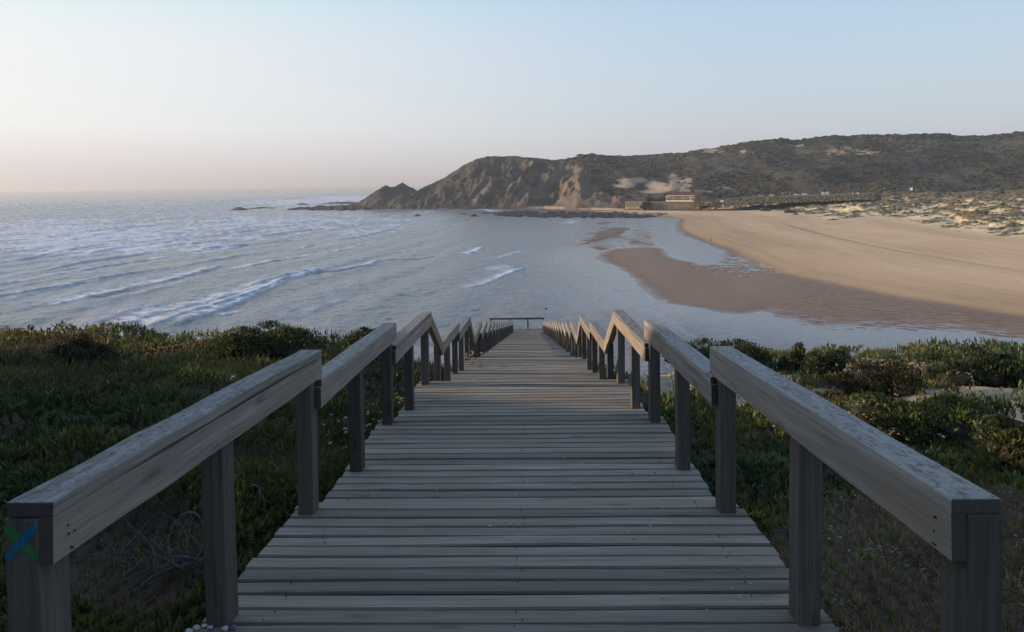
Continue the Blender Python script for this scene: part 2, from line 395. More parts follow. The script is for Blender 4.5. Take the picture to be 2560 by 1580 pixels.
DRY = np.concatenate([Z0([(1672, 541), (1708, 548), (1700, 560), (1704, 575), (1730, 588), (1760, 600), (1790, 612), (1819, 621), (1893, 656), (1943, 678), (2020, 697), (2091, 713), (2239, 742), (2437, 772), (2560, 792), (2800, 830)], 0.3),
                      np.array(far_w), Z0([(1735, 527), (1560, 526), (1459, 529), (1600, 540)])])
ISL = [Z0([(1493, 558), (1510, 556), (1550, 556.5), (1530, 559.5), (1500, 560.5)]),
       Z0([(1453, 612), (1470, 598), (1490, 590), (1478, 583), (1500, 579), (1510, 570), (1530, 568), (1555, 569), (1572, 571), (1560, 580), (1530, 592), (1490, 603)])]
FLAT = Z0([(1560, 575), (1600, 572), (1640, 574), (1676, 580), (1650, 600), (1640, 612), (1627, 617), (1560, 618), (1500, 626), (1460, 614), (1500, 600)])
HOLE = Z0([(1600, 541), (1640, 535), (1672, 541)])
DUNE = np.concatenate([Z0([(1742, 519), (1800, 516)], 3.0), Z0([(1862, 515), (1930, 519), (2033, 531), (2073, 543), (2130, 538), (2203, 535), (2265, 543), (2300, 552), (2389, 569), (2467, 578), (2560, 586), (2800, 600), (3300, 620)], 4.8),
                       np.array([(900, 600), (900, 1000), (300, 1000)]), atd([1742], [500], [830])[:, :2]])
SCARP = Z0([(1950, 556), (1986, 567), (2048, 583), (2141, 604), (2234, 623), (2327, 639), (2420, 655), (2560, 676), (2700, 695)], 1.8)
def beach(X, Y):
    sd1 = sdist(X, Y, SAND) + 1.6 * (fbm(X * .12, Y * .12, 4, 3) - 0.5) * 2
    sdd = sdist(X, Y, DRY) + 3.0 * (fbm(X * .05, Y * .05, 3, 4) - 0.5)
    sdu = sdist(X, Y, DUNE)
    z = np.where(sd1 > 0, np.minimum(0.05 + 0.012 * sd1, 0.22), np.maximum(0.05 + 0.03 * sd1, -1.2))
    for q in ISL: 
        s = sdist(X, Y, q) + 5 * (fbm(X * .1, Y * .04, 4, 5) - 0.5); z = np.maximum(z, np.clip(0.09 + 0.03 * s, -1, 0.18))
    fl = sdist(X, Y, FLAT); z = np.where(fl > 0, np.maximum(z, 0.40 * (fbm(X * .10, Y * .035, 5, 7) - 0.47)), z)
    z = z + np.where(sdd > 0, 0.025 * sdd + 0.2 * sstep(0, 8, sdd), 0)
    ds, side, run = pdist(X, Y, SCARP)
    z = z - 0.8 * sstep(-1.2, 1.2, -ds * side) * sstep(0.0, 0.15, run) * (sdd > 3) * (ds < 400) * np.clip(1 - ds / 60, 0, 1)
    # rippled wet flat at the right with standing water
    rip = sstep(1850, 2050, px_of_az(np.arctan2(X - CP[0], Y))) * (sdd < 2) * (sd1 > -3) * sstep(6, -6, sdd)
    rr = np.sin((Y * .85 + 0.62 * X + 5 * fbm(X * .06, Y * .10, 3, 11)) * 2 * np.pi / 2.6) * (0.4 + 1.2 * fbm(X * .25, Y * .25, 2, 12))
    z = z + rip * 0.085 * rr
    global RIPV; RIPV = rip * np.clip(-rr * 1.3, 0, 1)
    edgep = sstep(26, 3, sd1) * rip
    z = z - edgep * 0.13 * (fbm(X * .35 , Y * .9, 4, 14) - 0.30) * 2.0
    # standing water between the ripples below the pool
    qx, qy = proj(X, Y, np.zeros_like(X)); pp = pxpatch(qx, qy, 1850, 664, 130, 30) * (sdd < 1)
    z = np.where(pp > 0, lerp(z, -.03, sstep(.50, .56, fbm(X * .35 + Y * .2, Y * .55, 3, 15) + .12 * (pp - .6)) * sstep(0, .2, pp)), z)
    # dunes
    hum = fbm(X * .035, Y * .035, 4, 21); hum2 = fbm(X * .11, Y * .11, 4, 22)
    rise = np.where(sdu > 0, np.minimum(0.065 * sdu, 0.065 * 120 + 0.02 * (sdu - 120)) , 0)
    rise = np.minimum(rise, 9.6)
    amp = sstep(0, 25, sdu) * (1 - 0.8 * sstep(150, 230, sdu))
    z = z + rise + amp * ((hum - 0.5) * 6.5 + (hum2 - 0.5) * 4.6 + (fbm(X * .35, Y * .35, 3, 23) - .5) * 1.2)
    veg = sstep(0.47, 0.56, 0.62 * hum2 + 0.38 * fbm(X * .3, Y * .3, 3, 25) + 0.0012 * np.clip(sdu, 0, 120) - 0.03) * (sdu > 0)
    veg = np.maximum(veg, sstep(85, 140, sdu))
    return z, sd1, sdd, sdu, veg, ds, side, run
cols = np.concatenate([np.arange(1380, 2640, 2.2), np.arange(2640, 3600, 12)])
rows = np.concatenate([np.arange(900, 640, -1.0), np.arange(640, 560, -0.8), np.arange(560, 470, -0.55)])
# radial distances that those rows meet on gently rising ground
rr_ = np.concatenate([np.geomspace(118, 300, 230), np.geomspace(301, 860, 230)])
AZ, RR = np.meshgrid(az_of(cols), rr_)
X = CP[0] + np.sin(AZ) * RR; Y = np.cos(AZ) * RR
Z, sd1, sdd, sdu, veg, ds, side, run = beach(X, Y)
n1 = fbm(X * .05, Y * .02, 4, 31)[..., None]; n2 = fbm(X * .5, Y * .5, 3, 32)[..., None]
dryS = lerp(np.array([0.60, 0.40, 0.225]), np.array([0.71, 0.49, 0.29]), n1)
dampS = lerp(np.array([0.47, 0.30, 0.165]), np.array([0.54, 0.36, 0.20]), n1)
wetS = lerp(np.array([0.235, 0.150, 0.095]), np.array([0.32, 0.21, 0.135]), n1); wetS = wetS * lerp(.8, 1.0, sstep(0, 6, sd1)[..., None])
c = lerp(wetS, dampS, sstep(-2, 6, sdd)[..., None]); c = lerp(c, dryS, sstep(4, 45, sdd)[..., None])
lite = np.array([0.74, 0.57, 0.34]); c = lerp(c, lite, (sstep(-12, 6, sdu) * 0.9)[..., None])
vc = lerp(np.array([0.055, 0.060, 0.035]), np.array([0.15, 0.12, 0.065]), n2)
c = lerp(c, vc, veg[..., None] * 0.92)
sc_ = np.exp(-(ds / 1.5) ** 2) * sstep(0.03, 0.2, run) * 0.68; c = c * (1 - sc_[..., None])  # dark band along the scarp: wrack, plus its shadow put into the colour
strk = fbm(sdd * .10, (X + Y) * .006, 4, 34) * .6 + fbm(sdd * .45, (X + Y) * .02, 3, 35) * .4
c = c * (1 + .55 * (strk - .5) * sstep(2, 14, sdd))[..., None]
islm = (sd1 < 0) & (Z > -.05); c = np.where(islm[..., None], np.array([.20, .125, .08]) * (.8 + .4 * n2), c)
c = c * (0.93 + 0.14 * n2) * (1 - .42 * RIPV[..., None])  # ripple troughs darker: wet sand, plus their shading put into the colour
c = lerp(c, c * .8, (sstep(.45, .6, fbm(X * .02, Y * .012, 4, 33)) * sstep(0, 10, sdd) * sstep(120, 60, sdd) * .35)[..., None])
m = N('beach_sand', 0.85, 0.3); ca = m.attr('col'); v = m.coord('Object')
m.base(m.mix(1.0, ca, m.ramp(m.noise(v, 0.8, 6, 0.6), [(0.3, 0.92), (0.7, 1.08)]), 'MULTIPLY'))
wa = m.attr('wet', 'Fac'); rm = m.n('MapRange'); m.l(wa, rm.inputs[0]); rm.inputs[3].default_value = 0.9; rm.inputs[4].default_value = 0.33; m.l(rm.outputs[0], m.b.inputs['Roughness'])
m.bump(m.noise(v, 0.9, 5, 0.6), 0.05, 0.6); SANDM = m.m
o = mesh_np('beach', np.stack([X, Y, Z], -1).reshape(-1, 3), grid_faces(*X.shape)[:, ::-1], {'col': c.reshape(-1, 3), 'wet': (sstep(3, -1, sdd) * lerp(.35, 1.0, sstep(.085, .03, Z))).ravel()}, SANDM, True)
tag(o, 'wide curving sand beach rising to dunes', kind='structure')

# ------------------------------------------------------------------ sea
W = lambda pts: Z0(pts)
CRESTS = [  # pixel outline, height, width, foam on the crest, foam width behind
 ([(0, 695), (122, 675), (204, 656), (310, 642), (384, 632)], .45, 2.2, .55, 3),
 ([(0, 658), (82, 644), (175, 624), (257, 611), (355, 601)], .5, 2.6, .6, 6),
 ([(0, 620), (102, 609), (175, 601), (257, 583), (330, 572)], .5, 3, .85, 12),
 ([(0, 596), (120, 588), (260, 574), (420, 560)], .6, 4, .6, 16),
 ([(300, 598), (420, 588), (560, 575), (760, 556), (900, 545)], .45, 3, .5, 8),
 ([(408, 613), (490, 609), (571, 599), (653, 591), (775, 575), (898, 562), (1000, 552)], .55, 3, .4, 4),
 ([(490, 626), (612, 615), (694, 605), (759, 601)], .7, 3, .12, 2),
 ([(190, 838), (260, 832), (318, 822), (408, 809), (433, 795), (510, 773), (567, 756), (637, 732), (694, 709), (740, 690)], .42, 1.3, .75, 5),
 ([(592, 726), (669, 705), (702, 693), (775, 679), (845, 677), (898, 668), (939, 660), (963, 650)], .55, 1.6, .45, 2),
 ([(820, 678), (870, 671), (905, 662), (940, 655), (963, 650)], .3, 1.4, 1.0, 3),
 ([(559, 787), (590, 781), (620, 775)], .25, 1.2, .8, 2.5),
 ([(900, 669), (925, 664), (952, 653)], .4, 1.6, 1.0, 4), ([(952, 653), (1021, 648), (1090, 640)], .3, 1.5, .1, 1),
 ([(1165, 636), (1180, 631), (1196, 624), (1209, 617)], .5, 1.8, 1.2, 4.5), ([(985, 631), (1005, 628), (1020, 625)], .35, 1.6, 1.0, 3),
 ([(1230, 648), (1268, 641), (1290, 634), (1320, 626)], .25, 1.3, .7, 2),
 ([(1170, 722), (1178, 719), (1205, 712), (1233, 702), (1264, 688), (1292, 678), (1320, 670)], .32, 1.2, 1.1, 3.2), ([(1320, 670), (1396, 641), (1420, 633)], .15, 1, .25, 1),
 ([(1216, 676), (1245, 671), (1280, 666)], .15, 1.2, .8, 3),
 ([(1420, 560), (1440, 553), (1452, 551)], .2, 2, .8, 4),
 ([(240, 842), (270, 834), (290, 828)], .3, 1.0, .8, 3), ([(1110, 716), (1090, 724), (1050, 735)], .2, 1.0, .0, 1),
 ([(0, 566), (150, 560), (300, 553), (480, 545)], .7, 5, .35, 12), ([(430, 560), (560, 552), (700, 544), (860, 536)], .5, 4, .45, 8),
 ([(1040, 520), (1090, 522), (1150, 524)], .2, 3, .3, 4), ([(1190, 526), (1212, 524), (1230, 530)], .3, 3, .9, 8),
 ([(800, 522), (850, 524), (920, 526), (1010, 525)], .2, 4, .6, 6)]
THIN = [[(1533, 730), (1497, 741), (1490, 752), (1504, 763), (1535, 772)], [(1110, 704), (1180, 716), (1290, 725), (1380, 726), (1420, 715), (1425, 706)],
        [(1425, 706), (1400, 732), (1395, 742), (1340, 752), (1290, 748)], [(1535, 727), (1600, 705)], [(1540, 772), (1620, 764), (1665, 750)],
        [(1490, 700), (1493, 710), (1530, 726), (1620, 731)], [(1610, 765), (1660, 790), (1710, 822), (1740, 845)], [(1400, 655), (1500, 640)], [(1290, 748), (1250, 738), (1220, 735)]]
colp = np.concatenate([np.linspace(-4000, -300, 40), np.arange(-290, 2720, 3.8), np.linspace(2730, 6400, 40)])
rows_r = EYE * F / np.concatenate([np.linspace(1400, 480, 12), np.arange(472, 60, -0.95), np.arange(60, 8, -0.7), np.array([7, 6, 5, 4, 3, 2.4, 1.8])])
AZ, RR = np.meshgrid(az_of(colp), rows_r)
X = CP[0] + np.sin(AZ) * RR; Y = np.cos(AZ) * RR
wx = X + 14 * (fbm(X * .01, Y * .01, 3, 41) - 0.5)
sea_fade = 1.0
shore = sdist(X, Y, SAND)
calm = sstep(0, -45, shore)                       # 0 at the shore, 1 in open water
a1 = fbm(X * .02, Y * .008, 3, 42); a2 = fbm(X * .05, Y * .02, 3, 43)
Zs = 0.16 * a1 * np.sin((wx * .97 - Y * .16) * 2 * np.pi / 17) * 2 + 0.05 * np.sin((wx * .9 + Y * .3) * 2 * np.pi / 6.3 + 6 * a2)
chop = (fbm(X * .30, Y * .22, 4, 44) - 0.5); Zs = Zs + 0.42 * chop + 0.16 * (fbm(X * 1.1, Y * .8, 3, 144) - 0.5)
far = sstep(500, 1400, RR); Zs = Zs + far * 1.9 * (fbm(X * .028, Y * .015, 4, 45) - 0.5)
Zs = Zs * lerp(0.12, 1.0, calm) * (1 - sstep(6000, 12000, RR))
foam = np.zeros(X.shape); fn = fbm(X * .35, Y * .35, 5, 46); fn2 = fbm(X * .09, Y * .05, 5, 47)
for pts, h, wd, fo, fb in CRESTS:
    L = W(pts); bx0, by0 = L.min(0) - 40; bx1, by1 = L.max(0) + 40
    msk = (X > bx0) & (X < bx1) & (Y > by0) & (Y < by1)
    x_, y_ = X[msk], Y[msk]; wob = 3.0 * (fbm(x_ * .06, y_ * .06, 3, 48) - 0.5)
    d, s, rn = pdist(x_ + wob, y_, L); sg = d * s          # s>0: right of the line (towards the beach)
    ends = sstep(0, .12, rn) * sstep(1, .88, rn); amp = ends * (0.55 + 0.9 * fbm(x_ * .05, y_ * .05, 2, 49))
    Zs[msk] += h * amp * np.where(sg > 0, np.exp(-(d / (wd * .55)) ** 2), np.exp(-(d / (wd * 1.6)) ** 2))
    f = fo * amp * np.where(sg > 0, np.exp(-(d / (wd * .6)) ** 2), np.exp(-(d / fb) ** 1.3))
    foam[msk] = np.maximum(foam[msk], f * (0.35 + 1.3 * fn[msk]))
for pts in THIN:
    L = W(pts); bx0, by0 = L.min(0) - 12; bx1, by1 = L.max(0) + 12
    msk = (X > bx0) & (X < bx1) & (Y > by0) & (Y < by1); x_, y_ = X[msk], Y[msk]
    d, s, rn = pdist(x_ + 1.5 * (fbm(x_ * .15, y_ * .15, 3, 50) - .5), y_, L); Zs[msk] += 0.07 * np.exp(-(d / .8) ** 2)
    foam[msk] = np.maximum(foam[msk], 0.22 * np.exp(-(d * 1.6) ** 2) * (fn[msk] > .5))
PX, PY = proj(X, Y, np.zeros_like(X))
# long broken surf lines rolling in from the left
for lam, sx, amp, fk, lim in ((27, 51, .42, .75, (1150, 800)), (15.5, 52, .2, .4, (900, 500)), (41, 53, .5, .7, (1250, 900))):
    uu = (X * .985 - Y * .10 + 34 * (fbm(X * .006, Y * .006, 3, sx) - .5) + 5 * (fbm(X * .04, Y * .03, 3, sx + 3) - .5)) / lam
    ph = uu - np.floor(uu); msk = sstep(.45, .56, fbm(np.floor(uu) * 3.7, Y * .012, 3, sx + 9)) * sstep(lim[0], lim[1], PX) * sstep(-60, -110, shore) * sstep(2600, 900, RR)
    dph = (ph - .62) * lam
    Zs = Zs + amp * msk * np.where(dph > 0, np.exp(-(dph / 1.1) ** 2), np.exp(-(dph / 3.4) ** 2))
    foam = np.maximum(foam, fk * msk * np.where(dph > 0, np.exp(-(dph / .9) ** 2), np.exp(-np.abs(dph) / (lam * .24))) * (.25 + 1.5 * sstep(.38, .62, fn)))
def fpatch(cx, cy, rx, ry, k, lo=.5, hi=.68):
    global foam
    foam = np.maximum(foam, k * sstep(lo, hi, fn2 * .5 + fn * .5 + 0.25 * (pxpatch(PX, PY, cx, cy, rx, ry) - .5)) * sstep(0, .35, pxpatch(PX, PY, cx, cy, rx, ry)))
fpatch(375, 800, 75, 26, .9, .42, .62); fpatch(250, 590, 520, 60, .95, .42, .62); fpatch(640, 560, 520, 42, .85, .45, .64); fpatch(120, 650, 380, 75, .5); fpatch(300, 740, 300, 60, .3)
fpatch(720, 505, 170, 11, 1.0, .40, .6); fpatch(860, 497, 120, 12, 1.1, .38, .55); fpatch(950, 491, 60, 8, 1.0, .38, .55); fpatch(560, 512, 90, 8, .6); fpatch(200, 520, 300, 14, .25, .52, .7); fpatch(820, 523, 60, 5, .9, .4, .6)
fpatch(660, 700, 140, 30, .35); fpatch(1245, 672, 50, 12, .5, .42, .6)
foam = np.clip(foam, 0, 1)
m = N('sea_water', 0.2, 0.5); m.b.inputs['IOR'].default_value = 1.33
v = m.coord('Object'); fa = m.attr('foam', 'Fac')
fbk = m.noise(v, 1.2, 6, 0.7); fm = m.math('MULTIPLY', fa, m.ramp(fbk, [(0.3, 0.55), (0.62, 1.35)]))
shal = m.attr('shallow', 'Fac')
wc = m.mix(shal, (0.125, 0.130, 0.142), (0.20, 0.19, 0.19))
m.base(m.mix(fm, wc, (0.72, 0.75, 0.79)))
rg = m.n('MapRange'); m.l(fm, rg.inputs[0]); rg.inputs[3].default_value = 0.22; rg.inputs[4].default_value = 0.8; m.l(rg.outputs[0], m.b.inputs['Roughness'])
wv = m.coord('Object', (1.0, 0.55, 1.0)); b1 = m.noise(wv, 0.9, 6, 0.65, 0.6)
bm_ = m.bump(b1, 0.23, 1.0); st = m.n('MapRange'); m.l(shal, st.inputs[0]); st.inputs[3].default_value = 1.0; st.inputs[4].default_value = 0.16; m.l(st.outputs[0], bm_.inputs['Strength'])
SEA = m.m
o = mesh_np('sea', np.stack([X, Y, Zs], -1).reshape(-1, 3), grid_faces(*X.shape)[:, ::-1], {'foam': foam.ravel(), 'shallow': sstep(-38, -4, shore).ravel()}, SEA, True)
tag(o, 'grey blue sea with long lines of small surf', kind='structure')
# ------------------------------------------------------------------ headland and hills
def hill_sheet(name, px0, px1, dpx, foot, ridge, rows, back, colour, mat, shape, noisef, seedz=0, zfoot_extra=-2.0):
    """terrain between a foot line and a ridge line, both given as (pixel x, pixel y or z, distance)"""
    cols = np.arange(px0, px1, dpx); A = az_of(cols)
    fx = [q[0] for q in foot]; rf = np.interp(cols, fx, [q[2] for q in foot]); zf = np.interp(cols, fx, [q[1] for q in foot])
    rx = [q[0] for q in ridge]; rd = np.interp(cols, rx, [q[2] for q in ridge]); ry = np.interp(cols, rx, [q[1] for q in ridge])
    d = ray(cols, ry); hh = np.hypot(d[:, 0], d[:, 1]); zr = EYE + d[:, 2] / hh * rd
    t = np.concatenate([np.linspace(0, 1, rows), 1 + np.linspace(0.02, 1.0, 12)])[:, None]
    RR = rf + (rd - rf) * np.minimum(t, 1) + (t > 1) * (t - 1) * back
    g = shape(np.minimum(t, 1), cols)
    Zz = zf + zfoot_extra * (1 - np.minimum(t * 6, 1)) + (zr - zf) * g - (t > 1) * (zr + 5) * np.maximum(t - 1, 0) ** 1.3
    X = CP[0] + np.sin(A) * RR; Y = np.cos(A) * RR
    Zz = Zz + noisef(X, Y, t, cols, zr - zf)
    PX, PY = proj(X, Y, Zz)
    c = colour(X, Y, Zz, t, PX, PY)
    o = mesh_np(name, np.stack([X, Y, Zz], -1).reshape(-1, 3), grid_faces(*X.shape)[:, ::-1], {'col': c.reshape(-1, 3)}, mat, True)
    return o, X, Y, Zz, t, PX, PY
HILLM = mat_attr('hill_scrub_soil', 0.95, 0.12, 0.3, 0.6, fine=0.7)
ROCKM = mat_attr('headland_rock', 0.92, 0.10, 0.3, 1.2, fine=0.6)
# headland
hfoot = [(868, 0, 940), (900, 0, 925), (1000, 0, 900), (1150, 0, 872), (1250, 0, 865), (1300, 0.5, 850), (1400, 1.0, 830), (1450, 1.5, 800), (1500, 1.5, 790), (1560, 2, 780), (1650, 2, 800)]
hridge = [(868, 519, 950), (880, 514, 955), (895, 506, 958), (905, 500, 960), (925, 487, 965), (945, 473, 970), (958, 466, 975), (966, 462.5, 980), (973, 466, 980), (979, 468.5, 980), (989, 466, 980), (998, 460.5, 985), (1007, 456, 990), (1012, 460, 990), (1017, 463, 990), (1023, 466.5, 992), (1030, 468, 995), (1043, 477.5, 1000), (1060, 468, 1005),
          (1076, 459.6, 1010), (1095, 452, 1015), (1113, 443, 1020), (1135, 429, 1025), (1154, 417, 1030), (1175, 406, 1035), (1193, 396.6, 1040), (1210, 393, 1040), (1229, 390, 1045), (1260, 391, 1045), (1285, 390, 1045), (1300, 391, 1040), (1350, 396, 1030), (1386, 400.5, 1020), (1430, 404, 1010), (1480, 420, 990), (1530, 445, 960), (1570, 470, 930), (1600, 490, 900), (1650, 510, 880)]
def hshape(t, cols):
    k = np.interp(cols, [900, 1050, 1200, 1350, 1450, 1600], [1.0, .95, .85, .8, .62, .7]); return t ** k
def hnoise(X, Y, t, cols, H):
    # slanting gullies and spurs running down to the left
    u = X * 0.8 - Y * 0.25; s = fbm(u * .035, (Y + X * .3) * .012, 4, 61); s2 = fbm(X * .06, Y * .03, 5, 62)
    rid = 1 - np.abs(2 * s - 1) * 4.5
    env = np.sin(np.pi * np.clip(t, 0, 1)) ** 0.7 * sstep(1020, 1330, cols)
    e2 = np.clip(np.minimum(t * 8, (1.0 - t) * 7), 0, 1)
    return np.clip(H, 0, 80) * 0.12 * env * (rid - .3) + (s2 - .5) * 15 * e2 * sstep(880, 1000, cols) + (fbm(X * .2, Y * .2, 3, 63) - .5) * 2.6 * np.clip(t * 5, 0, 1)
def hcol(X, Y, Z_, t, PX, PY):
    n = fbm(X * .03, Y * .015, 4, 64)[..., None]; n2 = fbm((X * .8 - Y * .25) * .09, Y * .02, 4, 65)[..., None]
    rock = lerp(np.array([.058, .050, .044]), np.array([.118, .098, .080]), sstep(.35, .65, n2)); green = lerp(np.array([.048, .046, .036]), np.array([.095, .084, .064]), n)
    tan = lerp(np.array([.13, .092, .066]), np.array([.21, .15, .10]), n2)
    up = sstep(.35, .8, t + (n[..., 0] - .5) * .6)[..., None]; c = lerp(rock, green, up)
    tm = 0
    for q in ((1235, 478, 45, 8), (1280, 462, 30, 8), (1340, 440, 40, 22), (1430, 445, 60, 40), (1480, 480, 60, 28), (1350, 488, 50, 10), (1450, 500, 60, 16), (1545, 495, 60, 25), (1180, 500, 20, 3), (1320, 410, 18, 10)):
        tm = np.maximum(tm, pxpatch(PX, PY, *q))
    c = lerp(c, tan, (sstep(.40, .60, n2[..., 0] * .75 + tm * .42) * (tm > 0) * .8)[..., None])  # tan rock patches, with the sunlit streaks put into their colour
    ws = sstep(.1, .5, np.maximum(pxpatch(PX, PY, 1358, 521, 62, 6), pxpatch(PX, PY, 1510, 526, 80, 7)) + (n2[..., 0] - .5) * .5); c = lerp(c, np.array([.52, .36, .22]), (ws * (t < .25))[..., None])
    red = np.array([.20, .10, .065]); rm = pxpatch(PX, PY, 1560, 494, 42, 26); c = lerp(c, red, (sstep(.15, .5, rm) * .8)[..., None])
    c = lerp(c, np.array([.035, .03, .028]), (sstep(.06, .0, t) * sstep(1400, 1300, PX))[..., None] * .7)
    return c
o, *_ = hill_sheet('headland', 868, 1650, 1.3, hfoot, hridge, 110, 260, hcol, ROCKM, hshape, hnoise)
tag(o, 'dark rocky headland running out into the sea', kind='structure')
# rocky reef off the tip, islet, shore reef
def rocks(name, pts, label, kind='stuff', seed=1, mat=None, parent=None):
    V = MB()
    for k, (x, y, z, r, h) in enumerate(pts): V.blob((x, y, z), (r, r * .8, h), seed * 977 + k, 1, 1.0, .3)
    o = V.build(name, mat, parent); return tag(o, label, kind=kind)
DARKROCK = mat_plain('wet_rock', (.05, .046, .044), .7, .4, .5)
pts = []
for k in range(120):
    px = rng.uniform(728, 905); py = np.interp(px, [728, 905], [521, 518]) + rng.uniform(-3, 6) * np.interp(px, [728, 905], [.3, 1])
    q = onz([px], [py + 2])[0]; s = np.interp(px, [728, 905], [3, 8]) * rng.uniform(.5, 1.2); pts.append((q[0], q[1], 0, s * 1.6, s * .55))
rocks('rock_spit', pts, 'low dark rocks trailing off the headland tip', 'structure', 2, DARKROCK)
for px0, px1, py, sc, lb in ((578, 620, 525.5, 2.2, 'rounded dark rock in the sea, left of the rock spit'), (622, 690, 521.5, 1.1, 'long low rock awash between the rounded rock and the spit'),
                         (742, 770, 511, 1.2, 'small rock in white water beyond the spit'), (812, 905, 509, 1.6, 'ragged ledge of rock in breaking foam under the headland tip'), (1036, 1052, 540, .8, 'small black rock poking from calm water before the headland'),
                         (1176, 1194, 541, 1.3, 'dark pointed rock just left of the long black reef'), (1150, 1168, 535.5, .5, 'thin dark rock farther out left of the black reef'), (1205, 1240, 533.5, .7, 'flat dark rock touching the left tip of the black reef')):
    V = MB(); n = 7
    for k in range(n):
        px = px0 + (px1 - px0) * (k + .5) / n; q = onz([px], [py])[0]; wd = abs(onz([px1], [py])[0][0] - onz([px0], [py])[0][0]) / n
        V.blob((q[0], q[1], 0), (wd * 1.1, wd * 1.2, sc * 1.6 * math.sin(math.pi * (k + .7) / (n + .4)) + .2), k + int(px0), 2, 1, .16)
    tag(V.build('sea_rock', DARKROCK), lb, 'rock')
pts = []
for k in range(900):
    px = rng.uniform(1238, 1672); a = np.interp(px, [1238, 1300, 1400, 1550, 1672], [533, 529, 529, 532, 535.5]); b = np.interp(px, [1238, 1270, 1400, 1600, 1672], [538, 542, 544.5, 545, 538])
    py = rng.uniform(a, b); q = onz([px], [py])[0]; s = rng.uniform(.9, 2.4); pts.append((q[0], q[1], -.1, s * 1.5, s * .62))
rocks('reef', pts, 'long black boulder reef along the foot of the headland', 'structure', 3, mat_plain('reef_rock', (.045, .043, .045), .75, .5, .4))
CONC = mat_plain('pale_concrete', (.42, .42, .40), .8, .12, 1.0)
q = atd([1358], [541], [675])[0]; t_ = thing('concrete_hut', 'small pale concrete block standing on the black reef', 'hut', (q[0], q[1], 0)); 
MB().box(-3.4, 3.4, -1.5, 1.5, 2.6, 3.3).build('roof_slab', CONC, t_); V = MB()
for x in (-2.9, -.9, 1.0, 2.9): V.box(x - .35, x + .35, -1.2, 1.2, -.5, 2.58)
V.build('pier_wall', CONC, t_)
# back hills
bfoot = [(1380, 3, 860), (1500, 3, 815), (1600, 5, 800), (1680, 8, 790), (1760, 10.5, 800), (1986, 12, 800), (2200, 14, 790), (2560, 15, 780), (3300, 16, 760)]
bridge = [(1380, 401, 1120), (1400, 398.5, 1130), (1430, 396, 1140), (1440, 391, 1145), (1452, 386.8, 1150), (1475, 386, 1150), (1501, 386.5, 1155), (1520, 389, 1160), (1535, 391, 1165), (1582, 389, 1180), (1612, 387, 1190), (1643, 385, 1200), (1680, 384, 1210), (1716, 381, 1220), (1740, 375, 1225), (1755, 372.5, 1230), (1775, 372, 1240), (1800, 367, 1250), (1822, 363.5, 1255), (1863, 357, 1270), (1900, 352, 1280), (1915, 350.5, 1285), (1958, 347.5, 1300),
          (1980, 353, 1310), (2017, 351, 1320), (2054, 344.5, 1330), (2076, 341, 1340), (2129, 344, 1350), (2157, 338, 1360), (2188, 341, 1370), (2234, 340, 1380), (2343, 338, 1400), (2383, 343, 1410), (2445, 344, 1420), (2498, 340, 1430), (2560, 332, 1440), (2900, 322, 1450), (3300, 318, 1450)]
def bshape(t, cols): return t ** np.interp(cols, [1400, 1700, 2100, 2560], [.8, .95, 1.08, 1.05])
def bnoise(X, Y, t, cols, H):
    s = fbm(X * .008, Y * .005, 4, 71); e = np.clip(np.minimum(t * 5, (1 - t) * 2.2), 0, 1)
    return (s - .5) * 32 * e + (fbm(X * .03, Y * .02, 4, 72) - .5) * 10 * e
def bcol(X, Y, Z_, t, PX, PY):
    n = fbm(X * .012, Y * .006, 5, 73)[..., None]; n2 = fbm(X * .08, Y * .05, 4, 74)[..., None]
    c = lerp(np.array([.032, .034, .026]), np.array([.090, .074, .050]), sstep(.42, .60, n[..., 0] * .5 + n2[..., 0] * .5)[..., None])
    sand = lerp(np.array([.38, .28, .18]), np.array([.50, .38, .25]), n2); sm = 0
    for q in ((1580, 450, 42, 9), (1655, 466, 50, 16), (1700, 455, 40, 22), (1690, 440, 14, 12), (1560, 462, 35, 9), (1805, 472, 30, 9), (1740, 478, 60, 6), (1992, 361, 30, 8), (1855, 380, 14, 8), (1480, 394, 40, 6), (2120, 378, 90, 14), (1770, 378, 50, 8), (1630, 478, 40, 6)):
        sm = np.maximum(sm, pxpatch(PX, PY, *q) * (1.0 if q[0] < 1850 else .75))
    c = lerp(c, sand, (sstep(.42, .62, n2[..., 0] * .7 + sm * .42) * (sm > 0) * np.clip(sm * 2, 0, .85))[..., None])
    return c
o, HX, HY, HZ, HT, HPX, HPY = hill_sheet('hills', 1380, 3300, 2.4, bfoot, bridge, 120, 300, bcol, HILLM, bshape, bnoise)
tag(o, 'long scrub covered hills behind the bay', kind='structure')
# scrub on the hills: many low bushes, nobody could count them
def blob_field(name, P, S, C, mat, label, sub=1, seed=5):
    bm = bmesh.new(); bmesh.ops.create_icosphere(bm, subdivisions=sub, radius=1.0)
    base = np.array([q.co[:] for q in bm.verts]); fc = np.array([[q.index for q in f.verts] for f in bm.faces]); bm.free()
    n = len(P); r = np.random.default_rng(seed); k = 1 + r.uniform(-.32, .32, (n, len(base), 1))
    V = P[:, None] + base[None] * S[:, None] * k; Fc = fc[None] + (np.arange(n) * len(base))[:, None, None]
    cc = np.repeat(C[:, None], len(base), 1) * (1 + r.uniform(-.2, .2, (n, len(base), 1)))
    o = mesh_np(name, V.reshape(-1, 3), Fc.reshape(-1, 3), {'col': cc.reshape(-1, 3)}, mat); return tag(o, label, kind='stuff')
SCRUB = mat_attr('scrub_leaf', .9, 1.5, .4, 0.25)
nr, nc = HX.shape; idx = rng.integers(0, 120, 20000), rng.integers(0, 790, 20000)
px_, x_, y_, z_, t_ = HPX[idx], HX[idx], HY[idx], HZ[idx], HT[idx[0], 0]
